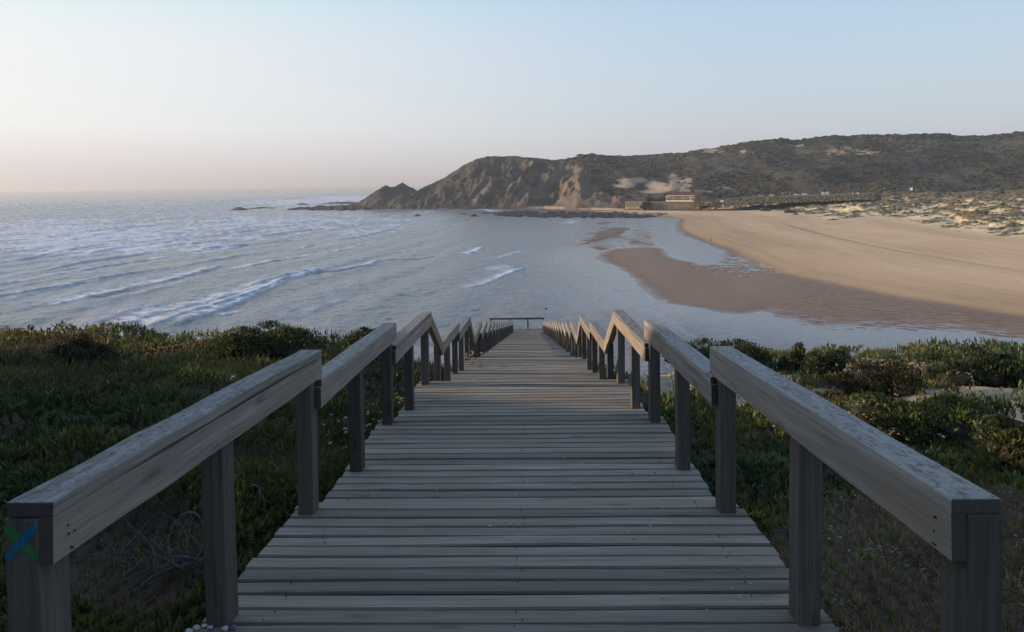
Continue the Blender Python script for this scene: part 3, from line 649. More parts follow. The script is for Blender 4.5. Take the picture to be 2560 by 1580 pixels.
dens = sstep(1500, 2000, px_) * .5 + .5; cl = fbm(x_ * .02, y_ * .012, 4, 75)
bare = pxpatch(px_, HPY[idx], 1655, 462, 120, 26) * .8
keep = (rng.random(len(px_)) < dens * sstep(.38, .55, cl) + .12 - bare)
P = np.stack([x_ + rng.uniform(-2, 2, len(x_)), y_ + rng.uniform(-4, 4, len(x_)), z_], -1)[keep]; n = len(P)
s = rng.uniform(1.2, 3.0, n) * lerp(.7, 1.3, sstep(.5, 1, t_[keep])); S = np.stack([s * 1.5, s * 1.5, s * .5], -1)
dk = sstep(.4, .7, fbm(P[:, 0] * .01, P[:, 1] * .008, 3, 76))[:, None]
C = lerp(np.array([.034, .038, .028]), np.array([.085, .072, .048]), dk) * rng.uniform(.8, 1.2, (n, 1))
blob_field('hill_scrub', P, S, C, SCRUB, 'dense low scrub covering the far hills')
# the wood along the ridge
ii = rng.integers(230, 795, 1500); lay = rng.integers(0, 14, 1500); r_ = 119 - lay
x_, y_, z_ = HX[r_, ii], HY[r_, ii], HZ[r_, ii]; s = rng.uniform(1.6, 4.0, 1500) * (1 - .02 * lay); big = rng.random(1500) < .03; s = np.where(big & (HPX[r_, ii] > 2250), s * 1.5, s)
P = np.stack([x_, y_, z_ + s * .15], -1); blob_field('ridge_woodland', P, np.stack([s * 1.3, s * 1.3, s * .85], -1), np.array([[.026, .034, .024]]) * rng.uniform(.7, 1.3, (1500, 1)), SCRUB, 'far off dark wood along the hill ridge', 2)
# headland scrub
# ------------------------------------------------------------------ dune plants
n = 15000; a = az_of(rng.uniform(1740, 2700, n)); r_ = rng.uniform(330, 850, n) ** 1.0; x_ = CP[0] + np.sin(a) * r_; y_ = np.cos(a) * r_
z_, _, _, du, vg, _, _, _ = beach(x_, y_); keep = (vg > .62) & (du > 2) & (rng.random(n) < .6)
pb = [(1908, 524), (1915, 524.5), (1925, 526), (1970, 528), (1978, 529), (1986, 531)]
P = np.stack([x_, y_, z_], -1)[keep]; n = len(P); s = rng.uniform(.3, 1.15, n) * np.interp(r_[keep], [330, 850], [.75, 1.3])
C = lerp(np.array([.060, .066, .034]), np.array([.24, .18, .085]), rng.random((n, 1)) ** 1.3)
blob_field('dune_scrub', P, np.stack([s * 1.5, s * 1.2, s * .6], -1), C, SCRUB, 'marram grass and low scrub on the dunes', 1, 8)
for k, (px, py, s, lb) in enumerate(((1916, 527, 3.6, 'dark bush standing alone on the upper beach, left of two'), (1974, 532, 3.4, 'dark bush standing alone on the upper beach, right of two'), (1990, 536.5, 1.6, 'small clump on the sand beside the right hand lone bush'))):
    q = atd([px], [py], [640])[0]; zz = beach(np.array([q[0]]), np.array([q[1]]))[0][0]
    # slide along the ray to the sand
    for it in range(12):
        rr0 = np.hypot(q[0], q[1]); zz = beach(np.array([q[0]]), np.array([q[1]]))[0][0]; q = atd([px], [py], [rr0 * (EYE - zz) / (EYE - q[2])])[0]
    V = MB()
    for j in range(8): V.blob((random.uniform(-s, s), random.uniform(-s * .5, s * .5), s * .2), (s * .55, s * .5, s * .45), k * 31 + j, 2, 1, .3)
    me = V.build('beach_bush', mat_plain('bush_dark', (.06, .055, .035), .9, .5, 1.2)); me.location = (q[0], q[1], zz); tag(me, lb, 'bush')
# ------------------------------------------------------------------ boardwalk
HALF = 1.02; PITCH_P = 0.1035; PW = 0.0950; TH = 0.030
walk = thing('boardwalk', 'grey weathered timber boardwalk stepping down towards the sea', 'boardwalk', (0, 0, EYE - 1.3))
WZ = EYE - 1.3
def plank_mesh(k):
    r = random.Random(100 + k); m_ = MB(); L = 2 * HALF; n = 4; h = PW / 2; vs = []; wig = [r.uniform(-.0022, .0022) for _ in range(n + 1)]; cup = [r.uniform(-.0025, .0025) for _ in range(n + 1)]
    sec = [(-h, -TH), (-h, -.007), (-h + .007, 0), (h - .007, 0), (h, -.007), (h, -TH)]
    for i in range(n + 1):
        x = -L / 2 + L * i / n
        for y, z in sec: vs.append((x, y + wig[i], z + cup[i]))
    fs = [tuple(range(6)), tuple(n * 6 + j for j in range(6))[::-1]]
    for i in range(n):
        for j in range(6): fs.append((i * 6 + j, i * 6 + (j + 1) % 6, (i + 1) * 6 + (j + 1) % 6, (i + 1) * 6 + j))
    me = bpy.data.meshes.new('plank'); me.from_pydata(vs, [], fs); bm = bmesh.new(); bm.from_mesh(me)
    bmesh.ops.recalc_face_normals(bm, faces=bm.faces); bm.to_mesh(me); bm.free(); me.materials.append(WOOD_DECK); return me
PM = [plank_mesh(k) for k in range(9)]
count = [0]; rest = MB()
def put_plank(y, drop, slope, width=1.0, lift=0.0, pitchx=None):
    r = random
    loc = Vector((r.uniform(-.009, .009), y, EYE - drop + lift + r.uniform(-.002, .002))); rx = -math.atan(slope) + r.uniform(-.02, .02); rz = r.uniform(-.0028, .0028)
    if pitchx is not None: rx = pitchx
    if count[0] < 290:
        o = bpy.data.objects.new('plank', PM[count[0] * 5 % 9 if count[0] % 2 else (count[0] * 7 + 3) % 9]); COL.objects.link(o); o.parent = walk
        o.location = loc - Vector((0, 0, WZ)); o.rotation_euler = (rx, 0, rz + (math.pi if r.random() < .5 else 0)); 
        if width != 1.0: o.scale = (1, width, 1)
        if abs(abs(o.rotation_euler[2]) - math.pi) < .1: o.rotation_euler[0] = -rx
    else:
        m_ = Matrix.Translation(loc - Vector((0, 0, WZ))) @ Matrix.Rotation(rx, 4, 'X')
        rest.box(-HALF, HALF, -PW / 2 * width, PW / 2 * width, -TH, 0, m_)
    count[0] += 1
for (y0, y1, d0, d1, kind) in BAYS:
    sl = (d1 - d0) / (y1 - y0) if kind.startswith('flat') else 0
    if kind.startswith('flat') or kind == 'end':
        n = max(1, int(round((y1 - y0) / PITCH_P))); p = (y1 - y0) / n
        for i in range(n):
            y = y0 + (i + .5) * p; put_plank(y, d0 + (y - y0) * sl, sl)
        # riser board under the lip
        if kind == 'flat': put_plank(y1 - .030, d1 + .085, 0, 1.0, 0, R(90))
    else:
        n = int(kind[-1]); rz = (d1 - d0) / n
        for i in range(n):
            for j in range(3): put_plank(y0 + (y1 - y0) * (i + (j + .5) / 3) / n, d0 + rz * (i + 1), 0, (y1 - y0) / n / 3 / PITCH_P * .995)
            put_plank(y0 + (y1 - y0) * (i + 1) / n - .02, d0 + rz * (i + 1) + .085, 0, 1.0, 0, R(90))
o = rest.build('plank_run', WOOD_DECK, walk); tag(o, kind='stuff')
# landing that turns left at the end
V = MB(); yl = END[0]
for i in range(22):
    V.box(-4.2, -HALF - .01, yl + .01 + i * .108, yl + .108 * (i + 1) - .006, EYE - END[2] - TH - WZ, EYE - END[2] - WZ)
tag(V.build('landing_planks', WOOD_DECK, walk), kind='stuff')
# bearers
for (y0, y1, d0, d1, kind) in BAYS:
    for x in (-.82, 0, .82):
        V = MB(); L = math.hypot(y1 - y0, d1 - d0); off = .035 if kind[:5] != 'steps' else .20
        V.box(0, L - .05, -.035, .035, -.14 - off, -off); o = V.build('bearer', WOOD_POST, walk)
        o.location = (x, y0 + .02, EYE - d0 - WZ); o.rotation_euler = (0, math.atan2(d1 - d0, y1 - y0), 0)
        o.rotation_euler = Matrix(((0, 1, 0), (1, 0, 0), (0, 0, -1))).to_euler() if False else (0, 0, 0)
        a = math.atan2(d1 - d0, y1 - y0); mx = Matrix.Rotation(R(90), 3, 'Z') @ Matrix.Rotation(a, 3, 'Y'); o.rotation_euler = mx.to_euler()
# nail heads
NAIL = mat_plain('rusty_nail', (.045, .035, .03), .6, .3, 50); V = MB()
for (y0, y1, d0, d1, kind) in BAYS[:4]:
    n = max(1, int(round((y1 - y0) / PITCH_P))); p = (y1 - y0) / n; sl = (d1 - d0) / (y1 - y0)
    for i in range(n):
        y = y0 + (i + .5) * p
        if y < 1.5: continue
        for x in (-.80, .02, .83):
            for dy in (-.027, .027):
                if random.random() < .45: continue
                xx = x + random.uniform(-.015, .015); V.box(xx - .0018, xx + .0018, y + dy - .0018, y + dy + .0018, EYE - d0 - (y - y0) * sl - WZ - .003, EYE - d0 - (y - y0) * sl - WZ + .0042)
tag(V.build('nail_heads', NAIL, walk), kind='stuff')

# ------------------------------------------------------------------ handrails
LASTM = [None]
def beam(name, p0, p1, wd, ht, mat, parent, ploc, bevel=.005, up=(0, 0, 1)):
    """box from p0 to p1 (centre line of its top face), local X along it"""
    p0 = Vector(p0); p1 = Vector(p1); d = p1 - p0; L = d.length; x = d.normalized(); z = (Vector(up) - x * x.dot(Vector(up))).normalized(); y = z.cross(x)
    V = MB(); n = max(2, int(L / .25)); h = wd / 2; bow = random.uniform(-.006, .006) if L > 1.5 and wd < .105 else 0
    vs = []; fs = []
    for i in range(n + 1):
        X_ = L * i / n; bw = bow * math.sin(math.pi * i / n); j1 = random.uniform(-.0018, .0018) + bw * .5; j2 = random.uniform(-.002, .002) + bw
        for (yy, zz) in ((-h, -ht), (-h, 0), (h, 0), (h, -ht)): vs.append((X_, yy + j1, zz + j2))
    for i in range(n):
        for j in range(4): fs.append((i * 4 + j, i * 4 + (j + 1) % 4, (i + 1) * 4 + (j + 1) % 4, (i + 1) * 4 + j))
    fs += [(0, 1, 2, 3), tuple(n * 4 + j for j in (3, 2, 1, 0))]; V.add(vs, fs)
    me = bpy.data.meshes.new(name); me.from_pydata(V.v, [], V.f); bm = bmesh.new(); bm.from_mesh(me); bmesh.ops.recalc_face_normals(bm, faces=bm.faces)
    if bevel:
        ed = [e for e in bm.edges if abs((e.verts[0].co - e.verts[1].co).normalized().x) > .9 or (e.verts[0].co.x < 1e-4 and e.verts[1].co.x < 1e-4) or (e.verts[0].co.x > L - 1e-4 and e.verts[1].co.x > L - 1e-4)]
        bmesh.ops.bevel(bm, geom=ed, offset=bevel, segments=2, affect='EDGES', profile=.6)
        for f in bm.faces: f.smooth = False
    bm.to_mesh(me); bm.free(); me.materials.append(mat); o = link(name, me, parent)
    m3 = Matrix((x, y, z)).transposed(); LASTM[0] = Matrix.Translation(p0 - Vector(ploc)) @ m3.to_4x4(); o.matrix_local = LASTM[0]; return o
CT = 0.030; PXW, PYW = .070, .100; INN = .912
GREEN = mat_plain('green_paint', (.030, .17, .055), .6, .15, 60); BLUE = mat_plain('blue_paint', (.015, .12, .21), .6, .15, 60)
def handrail(s, label):
    loc = (s * .95, 1.5, EYE - 1.31); t = thing('handrail', label, 'handrail', loc); first = True; jit = random.Random(5 + (s > 0))
    segs = BAYS[1:-1]
    for k, (y0, y1, d0, d1, kind) in enumerate(segs):
        ya = y0 - .13 if k else 1.545; yb = y1 - .13; sl = (d1 - d0) / (y1 - y0)
        za = EYE - RAILS[k][0]; zb = EYE - RAILS[k][1]
        dz = jit.uniform(-.012, .012) * (k > 7); za += dz; zb += dz + jit.uniform(-.008, .008) * (k > 7)
        a = (ya - (.045 if k == 0 else -.028)); b = yb + .052; sl2 = (zb - za) / (yb - ya)
        zA = za + (a - ya) * sl2; zB = zb + (b - yb) * sl2
        xc = s * (INN - .030 + (.030 + PXW - .003) / 2 + .000); wcap = .030 + PXW - .003
        cap = beam('cap_board', (xc, a, zA), (xc, b, zB), wcap, CT, WOOD_CAP, t, loc, .0045)
        aa = ya - (.045 if k == 0 else -.005); xb = s * (INN - .0152)
        beam('side_board', (xb, aa, za + (aa - ya) * sl2 - CT - .0004), (xb, b - .004, zB - CT - .0004), .0296, .094, WOOD_SIDE, t, loc, .002)
        ps = [ya] if k == 0 else []
        if kind.startswith('flat'): ps += [yb - 1.0]
        ps += [yb]
        for q in ps:
            top = za + (q - ya) * sl2 - CT + .002; bot = EYE - float(deck_drop(q)) - .55
            lean = jit.uniform(-.006, .006)
            pw = PXW + (.0 if k else 0); xp = s * (INN + PXW / 2)
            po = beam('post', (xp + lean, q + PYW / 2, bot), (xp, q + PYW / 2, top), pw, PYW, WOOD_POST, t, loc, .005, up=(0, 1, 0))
            if s < 0 and k == 0 and q == ya:
                # painted trail cross on the post's front face: two strokes
                yf = q - PYW / 2 - loc[1]; zc = top - .048 - loc[2]; xcn = xp - loc[0]
                for mt, nm, sg, th in ((GREEN, 'green_stroke', 1, .0007), (BLUE, 'blue_stroke', -1, .0014)):
                    V = MB(); L = .047; h = .0088; n_ = 10; ca, sa = math.cos(R(47)), math.sin(R(47)); top_, bot_ = [], []
                    for i in range(n_ + 1):
                        u = -L + 2 * L * i / n_; hh = h * (1.0 if 0 < i < n_ else .8) + jit.uniform(-.001, .001)
                        for lst, vv in ((top_, hh), (bot_, -hh)):
                            lst.append((max(-.0335, min(.0335, u * ca + vv * sa)), -sg * (u * sa - vv * ca)))
                    vs = [(xcn + p, yf - th, zc + q_) for p, q_ in top_ + bot_]; fs = [(i, i + 1, n_ + 2 + i, n_ + 1 + i) for i in range(n_)]
                    vs += [(v[0], yf + .002, v[2]) for v in vs]; m_ = 2 * (n_ + 1)
                    rim = list(range(n_ + 1)) + list(range(2 * n_ + 1, n_, -1)); fs += [(rim[i], rim[(i + 1) % m_], rim[(i + 1) % m_] + m_, rim[i] + m_) for i in range(m_)]
                    V.add(vs, fs); o = V.build(nm, mt, None); o.parent = po; o.matrix_local = LASTM[0].inverted(); o.name = 'paint_stroke'; o['label'] = 'blue paint stroke of the trail cross' if mt is BLUE else 'green paint stroke of the trail cross'
        # nail holes near the board ends, first rails only
        if k < 3:
            V = MB()
            for yy in (aa + .05, aa + .06, b - .06, (aa + b) / 2):
                for dz_ in (-.028, -.055, -.082):
                    if jit.random() < .4: continue
                    zz = za + (yy - ya) * sl2 - CT + dz_ - loc[2] + jit.uniform(-.006, .006); xi = s * (INN - .0300) - loc[0]; y_ = yy - loc[1] + jit.uniform(-.008, .008)
                    V.box(min(xi, xi - s * .0012) - .0003, max(xi, xi - s * .0012) + .0003, y_ - .002, y_ + .002, zz - .002, zz + .002)
            tag(V.build('nail_heads', NAIL, t), kind='stuff')
    return t
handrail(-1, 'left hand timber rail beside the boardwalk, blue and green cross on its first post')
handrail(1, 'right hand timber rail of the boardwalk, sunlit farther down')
ye = END[1] - .06; ze = EYE - END[2]; t = thing('end_barrier', 'dark timber barrier across the far end of the boardwalk, sea behind', 'barrier', (0, ye, ze))
beam('cap_board', (-2.5, ye, ze + .72), (1.0, ye, ze + .72), .11, .10, WOOD_POST, t, (0, ye, ze)); 
for x in (-2.4, -1.2, -.02, .95): beam('post', (x, ye + .04, ze - .6), (x, ye + .04, ze + .617), .085, .085, WOOD_POST, t, (0, ye, ze), up=(0, 1, 0))
# ------------------------------------------------------------------ buildings and small far things
def face(px): return -float(az_of([px])[0])
RED = mat_plain('roof_tile', (.135, .075, .055), .85, .3, .8); CREAM = mat_plain('cream_wall', (.48, .43, .33), .8, .08, .5); BROWN = mat_plain('brown_timber', (.12, .085, .06), .8, .3, 1.0)
GLASS = N('window_glass', .08, .5).base((.04, .045, .05)).m; DARK = mat_plain('dark_recess', (.03, .028, .027), .9, .2, 1.0); WHITE = mat_plain('white_paint', (.72, .72, .70), .5, .05, 1.0)
q = atd([1700], [503.2], [742])[0]; T = thing('beach_restaurant', 'long low restaurant with a reddish tiled roof above the stone wall', 'building', tuple(q), face(1700) - .55); T.scale = (1.15, 1, 1)
k = .382
MB().box(-13.3, 12.8, -.35, .0, -.3, 1.25).build('base_wall', CREAM, T)
V = MB(); V.box(-13.3, 18.5, .3, 9.5, -.6, 5.2); V.build('wall', mat_plain('restaurant_wall', (.30, .25, .19), .85, .2, .4), T)
V = MB()
for i in range(44): V.box(-13.3 + i * .6, -13.3 + i * .6 + .36, -.28, -.20, 1.25, 2.5)
V.box(-13.3, 12.8, -.30, -.18, 2.5, 2.68); tag(V.build('railing', BROWN, T), 'brown terrace railing')
for i in range(8):
    x = -12.2 + i * 3.0; f_ = MB().box(x, x + 2.2, .18, .298, 2.9, 4.6).build('window', WHITE, T); MB().box(x + .14, x + 1.04, .12, .175, 3.05, 4.45).box(x + 1.16, x + 2.06, .12, .175, 3.05, 4.45).build('pane', GLASS, f_)
MB().box(-10.8, 14.2, -1.7, -1.45, 4.95, 5.5).build('fascia', CREAM, T)
V = MB(); V.prism([(0, 0)] * 0 or [(-1.8, 5.5), (4.9, 8.9), (11.2, 5.5)], 0, 1); V.v = [(-12.0 + 31.0 * v[1] if True else 0, v[0], v[2]) for v in V.v]; rf = V.build('roof', RED, T)
V = MB()
for i in range(40): V.tube([(-11.8 + i * .79, -1.78, 5.56), (-11.8 + i * .79, 4.9, 8.95)], .10, 4)
tag(V.build('tile_ridges', RED, rf), kind='stuff')
for x in (-10.5, -2.5, 5.5, 10.6): MB().box(x, x + .35, -1.4, -1.05, 1.0, 4.94).build('porch_post', WHITE if x > 10 else BROWN, T)
MB().box(14.2, 18.4, -.8, .28, .6, 4.9).build('side_porch', DARK, T)
for x in (16.8, 19.0): MB().box(x, x + .3, -1.6, -1.3, -.3, 5.4).build('porch_post', BROWN, T)
# retaining walls of boulders
def stone_wall(name, px0, px1, ytop, ybot, d, size, col, label, slope=.35, rot_=.25):
    a = atd([(px0 + px1) / 2], [ybot], [d])[0]; L = (px1 - px0) / F * d; H = (ybot - ytop) / F * d; t = thing(name, label, 'wall', tuple(a), face((px0 + px1) / 2) - rot_); L /= math.cos(rot_)
    MB().box(-L / 2, L / 2, .6, 7, -3, H - .15).build('fill', mat_plain('wall_fill', (.16, .13, .09), .95, .3, .6), t)
    P = []; S = []; nx = int(L / size); nz = max(2, int(H / (size * .72)))
    for j in range(nz):
        for i in range(nx):
            P.append((-L / 2 + (i + .5 + .5 * (j % 2)) * L / nx + rng.uniform(-.2, .2), .75 * slope * j + rng.uniform(-.15, .15) - .3, (j + .5) * H / nz)); u = rng.uniform(.42, .66); S.append((size * u * 1.15, size * .5, size * .72 * rng.uniform(.45, .62)))
    n = len(P); c = np.array([col]) * rng.uniform(.55, 1.25, (n, 1)); o = blob_field('boulders', np.array(P), np.array(S), c, SCRUB_STONE, None, 1, 9); o.parent = t
    MB().box(-L / 2, L / 2, .3, 7.5, H - .14, H + .12).build('coping', mat_plain('coping', (.36, .31, .25), .9, .15, .5), t); return t
SCRUB_STONE = mat_attr('wall_stone', .9, 1.2, .3, .1)
stone_wall('stone_wall', 1624, 1746, 505.0, 523.5, 736, 1.15, (.34, .29, .24), 'grey brown boulder wall below the restaurant')
stone_wall('terrace_wall', 1562, 1606, 504.5, 522, 742, 1.25, (.60, .48, .31), 'pale yellow stepped stone wall left of the grey boulder wall', 1.3, .55)
V = MB()
for i in range(10): V.blob((random.uniform(-5, 5), random.uniform(-1, 1), random.uniform(0, 4.5)), (2.2, 1.5, 1.7), i, 2, 1, .3)
o = V.build('wall_bush', mat_plain('bush_green', (.045, .05, .03), .9, .5, 1.0)); o.location = tuple(atd([1614], [519], [738])[0]); tag(o, 'dark bush filling the gap between the two stone walls', 'bush')
V = MB()
for i in range(9): V.blob((random.uniform(-8, 8), random.uniform(-1, 1), random.uniform(0, 3.0)), (3.2, 2, 2.0), i + 40, 2, 1, .3)
o = V.build('terrace_bush', mat_plain('bush_olive', (.05, .05, .032), .9, .5, 1.0)); o.location = tuple(atd([1638], [502], [760])[0]); tag(o, 'wide dark bush behind the terrace, left of the restaurant', 'bush')
MB().box(-12, 12, -3, 3, -.6, .0).build('x', None) if False else None
V = MB(); V.box(-4.0, 4.0, -.1, .1, 2.0, 2.2); V.box(-4.0, 4.0, -.1, .1, 0, .15)
for x in np.linspace(-3.95, 3.95, 12): V.box(x - .07, x + .07, -.06, .06, .1, 2.1)
o = V.build('lookout_fence', BROWN); o.location = tuple(atd([1598], [503.8], [745])[0]); o.rotation_euler = (0, 0, face(1598)); tag(o, 'brown timber fence on top of the pale stone wall', 'fence')
q = atd([1768.5], [517], [690])[0]; t = thing('timber_hut', 'small timber hut on stilts right of the boulder wall', 'hut', tuple(q), face(1768)); 
MB().box(-2.5, 2.5, -1.5, 1.5, 1.2, 3.4).build('wall', mat_plain('hut_wood', (.22, .19, .15), .85, .2, 1), t); V = MB(); V.prism([(-2.9, 3.38), (0, 4.35), (2.9, 3.38)], -1.9, 1.9).build('roof', mat_plain('hut_roof', (.36, .32, .26), .8, .15, 1), t); MB().box(.4, 1.6, -1.56, -1.502, 1.3, 3.0).build('door', DARK, t)
for x in (-2.2, 2.2):
    for y in (-1.2, 1.2): MB().box(x - .15, x + .15, y - .15, y + .15, -.5, 1.2).build('stilt', BROWN, t)
q = atd([1805], [515.5], [690])[0]; t = thing('notice_board', 'white notice board on two dark posts by the beach entrance', 'sign', tuple(q), face(1805))
MB().box(-1.35, 1.35, -.08, .08, 3.4, 5.2).build('panel', WHITE, t)
for x in (-1.0, 1.0): MB().box(x - .12, x + .12, .09, .3, -.5, 5.0).build('post', DARK, t)
for i, (px, h) in enumerate(((1789, 3.8), (1794, 5.4), (1799, 4.2))):
    q = atd([px], [517], [692])[0]; o = MB().box(-.25, .25, -.25, .25, -.5, h).box(-.5, .5, -.1, .1, h * .6, h * .7).build('entrance_post', DARK, bevel=.03); o.location = tuple(q); tag(o, ('shortest dark post between the hut and the notice board', 'tallest dark post between the hut and the notice board', 'middle height dark post nearest the notice board')[i], 'post', 'dark posts at the beach entrance')
q = atd([1808], [517.5], [685])[0]; o = MB().box(-.7, .7, -.4, .4, 0, 1.2).box(-.5, .5, -.3, .3, 1.2, 1.7).build('white_bin', WHITE, bevel=.08); o.location = tuple(q); tag(o, 'white bin at the foot of the notice board', 'bin')
q = atd([1851], [515], [680])[0]; t = thing('beach_frame', 'open timber frame standing in the sand right of the beach entrance', 'frame', tuple(q), face(1851))
for x in (-1.5, 0, 1.6): MB().box(x - .14, x + .14, -.14, .14, -.6, 4.6 + x * .4).build('post', BROWN, t)
MB().box(-1.7, 1.8, -.08, .08, 2.0, 2.3).box(-1.7, 1.8, -.08, .08, 3.4, 3.65).build('rail', BROWN, t)
q = atd([1779], [536], [560])[0]; o = MB().blob((0, 0, .3), (1.1, .8, .5), 4, 2, 1, .15).blob((.9, .1, .2), (.5, .4, .3), 6, 2, 1, .15).build('beach_boulder', CONC); zz = beach(np.array([q[0]]), np.array([q[1]]))[0][0]
for it in range(12):
    rr0 = np.hypot(q[0], q[1]); zz = beach(np.array([q[0]]), np.array([q[1]]))[0][0]; q = atd([1779], [536], [rr0 * (EYE - zz) / (EYE - q[2])])[0]
o.location = (q[0], q[1], zz); tag(o, 'pale lump lying alone on the open sand below the hut', 'rock')
# road and car park: an embankment carrying asphalt
ROAD = mat_plain('asphalt', (.15, .14, .13), .9, .15, .5); BANK = mat_plain('road_bank', (.15, .12, .07), .95, .6, .35)
rp = [(1735, 500.5), (1800, 498), (1880, 493.2), (1950, 491.4), (2020, 489.8), (2090, 487.2), (2150, 484.2), (2190, 482.5)]
fr = np.array([atd([x], [y], [735])[0] for x, y in rp]); bk = fr.copy(); bk[:, :2] *= 1.030; ft = fr.copy(); ft[:, :2] *= .945; ft[:, 2] -= 4.2
n = len(rp); V = np.concatenate([ft, fr, bk]); mesh_np('road_bank', np.concatenate([ft, fr + [0, 0, -.05], bk + [0, 0, -.05], bk * [1.02, 1.02, 1] + [0, 0, -5]]), grid_faces(4, n), None, BANK, True)
tag(bpy.data.objects['road_bank'], 'dark scrubby bank carrying the road', kind='structure')
tag(mesh_np('road', np.concatenate([fr, bk]), grid_faces(2, n), None, ROAD), 'grey road and car park behind the dunes', kind='structure')
n_ = 1500; u_ = rng.uniform(0, n - 1, n_); k_ = u_.astype(int); w_ = (u_ - k_)[:, None]; a_ = lerp(fr[k_], fr[k_ + 1], w_); b_ = lerp(ft[k_], ft[k_ + 1], w_); P = lerp(a_, b_, rng.uniform(.06, 1, (n_, 1))); s = rng.uniform(.5, 1.5, n_)
blob_field('bank_scrub', P, np.stack([s * 1.5, s * 1.2, s * .55], -1), lerp(np.array([.05, .055, .032]), np.array([.17, .13, .07]), rng.random((n_, 1))), SCRUB, 'low scrub along the bank under the far road', 1, 18)
V = MB(); g0 = [Vector(p) + Vector((0, 0, .55)) for p in fr[2:]]
for a_, b_ in zip(g0[:-1], g0[1:]):
    for i in range(8): p = a_.lerp(b_, i / 8) * 1.0; V.box(p.x - .1, p.x + .1, p.y - .1, p.y + .1, p.z - .7, p.z + .1)
V.tube(g0, .13, 4); tag(V.build('guard_rail', mat_plain('rail_grey', (.33, .31, .28), .6, .1, 1)), 'low pale rail along the edge of the far road', 'rail')
TYRE = mat_plain('tyre', (.02, .02, .02), .8, .1, 5)
def car(px, py, L, H, paint, label, hatch=True):
    q = atd([px], [py], [744])[0]; t = thing('parked_car', label, 'car', tuple(q), face(px) + random.uniform(-.25, .25), 'cars parked by the far road')
    s = L / 4.3; h = H / 1.5
    body = [(-2.15, .35), (-2.12, .8), (-1.95, .95), (-1.7, 1.0), (-1.25, 1.42), (-.9, 1.5), (.5, 1.5), (.85, 1.4), (1.35, .98), (1.95, .88), (2.12, .7), (2.15, .35)]
    V = MB().prism([(x * s, z * h) for x, z in body], -.85, .85); V.build('body', paint, t, bevel=.05)
    V = MB().prism([(x * s, z * h) for x, z in ((-1.55, 1.0), (-1.2, 1.36), (-.25, 1.42), (-.25, 1.0))], -.875, .875).prism([(x * s, z * h) for x, z in ((-.15, 1.0), (-.15, 1.42), (.55, 1.42), (1.15, 1.0))], -.875, .875); V.build('window', GLASS, t)
    for x in (-1.35, 1.35):
        for y in (-.78, .78):
            V = MB().tube([(x * s, y - .1, .33), (x * s, y + .1, .33)], .33, 14); V.build('wheel', TYRE, t)
    MB().box(2.1 * s, 2.17 * s, -.75, -.4, .6 * h, .75 * h).build('headlight', WHITE, t); MB().box(2.1 * s, 2.17 * s, .4, .75, .6 * h, .75 * h).build('headlight', WHITE, t)
WP = N('white_car', .25, .5).base((.75, .75, .76)).m; SP = N('silver_car', .3, .5).base((.42, .44, .47)).m; KP = N('black_car', .3, .5).base((.03, .03, .035)).m
car(1903.5, 490.6, 4.8, 1.45, SP, 'pale silver car, leftmost of those parked by the far road'); car(1930, 490.3, 4.6, 1.7, WP, 'white car with a small black car at its right end'); car(1942, 490.8, 3.6, 1.25, KP, 'small black car parked close to a white car')
car(1991.5, 489.3, 5.0, 2.0, WP, 'white van like car parked alone left of the larger pale car'); car(2011, 488.4, 5.6, 2.1, SP, 'largest pale car, rightmost by the far road')
def sign(px, py, w_, h_, legs, label, d=742, frame=False):
    q = atd([px], [py], [d])[0]; t = thing('road_sign', label, 'sign', tuple(q), face(px)); MB().box(-w_ / 2, w_ / 2, -.05, .05, legs, legs + h_).build('panel', WHITE, t, bevel=.02)
    if frame: MB().box(-w_ * .3, w_ * .3, -.09, -.052, legs + h_ * .25, legs + h_ * .75).build('inner_panel', mat_plain('sign_print', (.18, .19, .2), .7, .1, 2), t)
    for x in (-w_ * .35, w_ * .35): MB().box(x - .07, x + .07, .06, .2, -.6, legs + h_ * .9).build('post', DARK, t)
sign(2057, 488, 2.5, 2.3, .5, 'pale square sign with a dark middle, left of a matching pair', frame=True); sign(2068, 487.6, 2.5, 2.3, .5, 'pale square sign, right hand one of the pair by the road', frame=True)
sign(2278, 478.5, 2.1, 2.2, .9, 'white square sign standing alone on the dune top', 730); sign(2144, 486, 1.8, .9, .7, 'low white board near the bend of the road')
q = atd([2132], [486.3], [742])[0]; o = MB().tube([(0, 0, -.3), (0, 0, 1.4), (0, 0, 2.1)], [.28, .28, .4], 8).build('marker_post', WHITE); o.location = tuple(q); tag(o, 'short white post left of the low white board', 'post')
for px, lb in ((1957, 'thin pale lamp post by the car park, left of two'), (1974.5, 'thin pale lamp post by the car park, right of two')):
    q = atd([px], [490], [750])[0]; t = thing('lamp_post', lb, 'lamp post', tuple(q)); MB().tube([(0, 0, 0), (0, 0, 2.4)], .09, 6).build('pole', WHITE, t); MB().blob((0, 0, 2.6), (.45, .3, .3), 1, 1, 1, .05).build('lamp_head', WHITE, t)
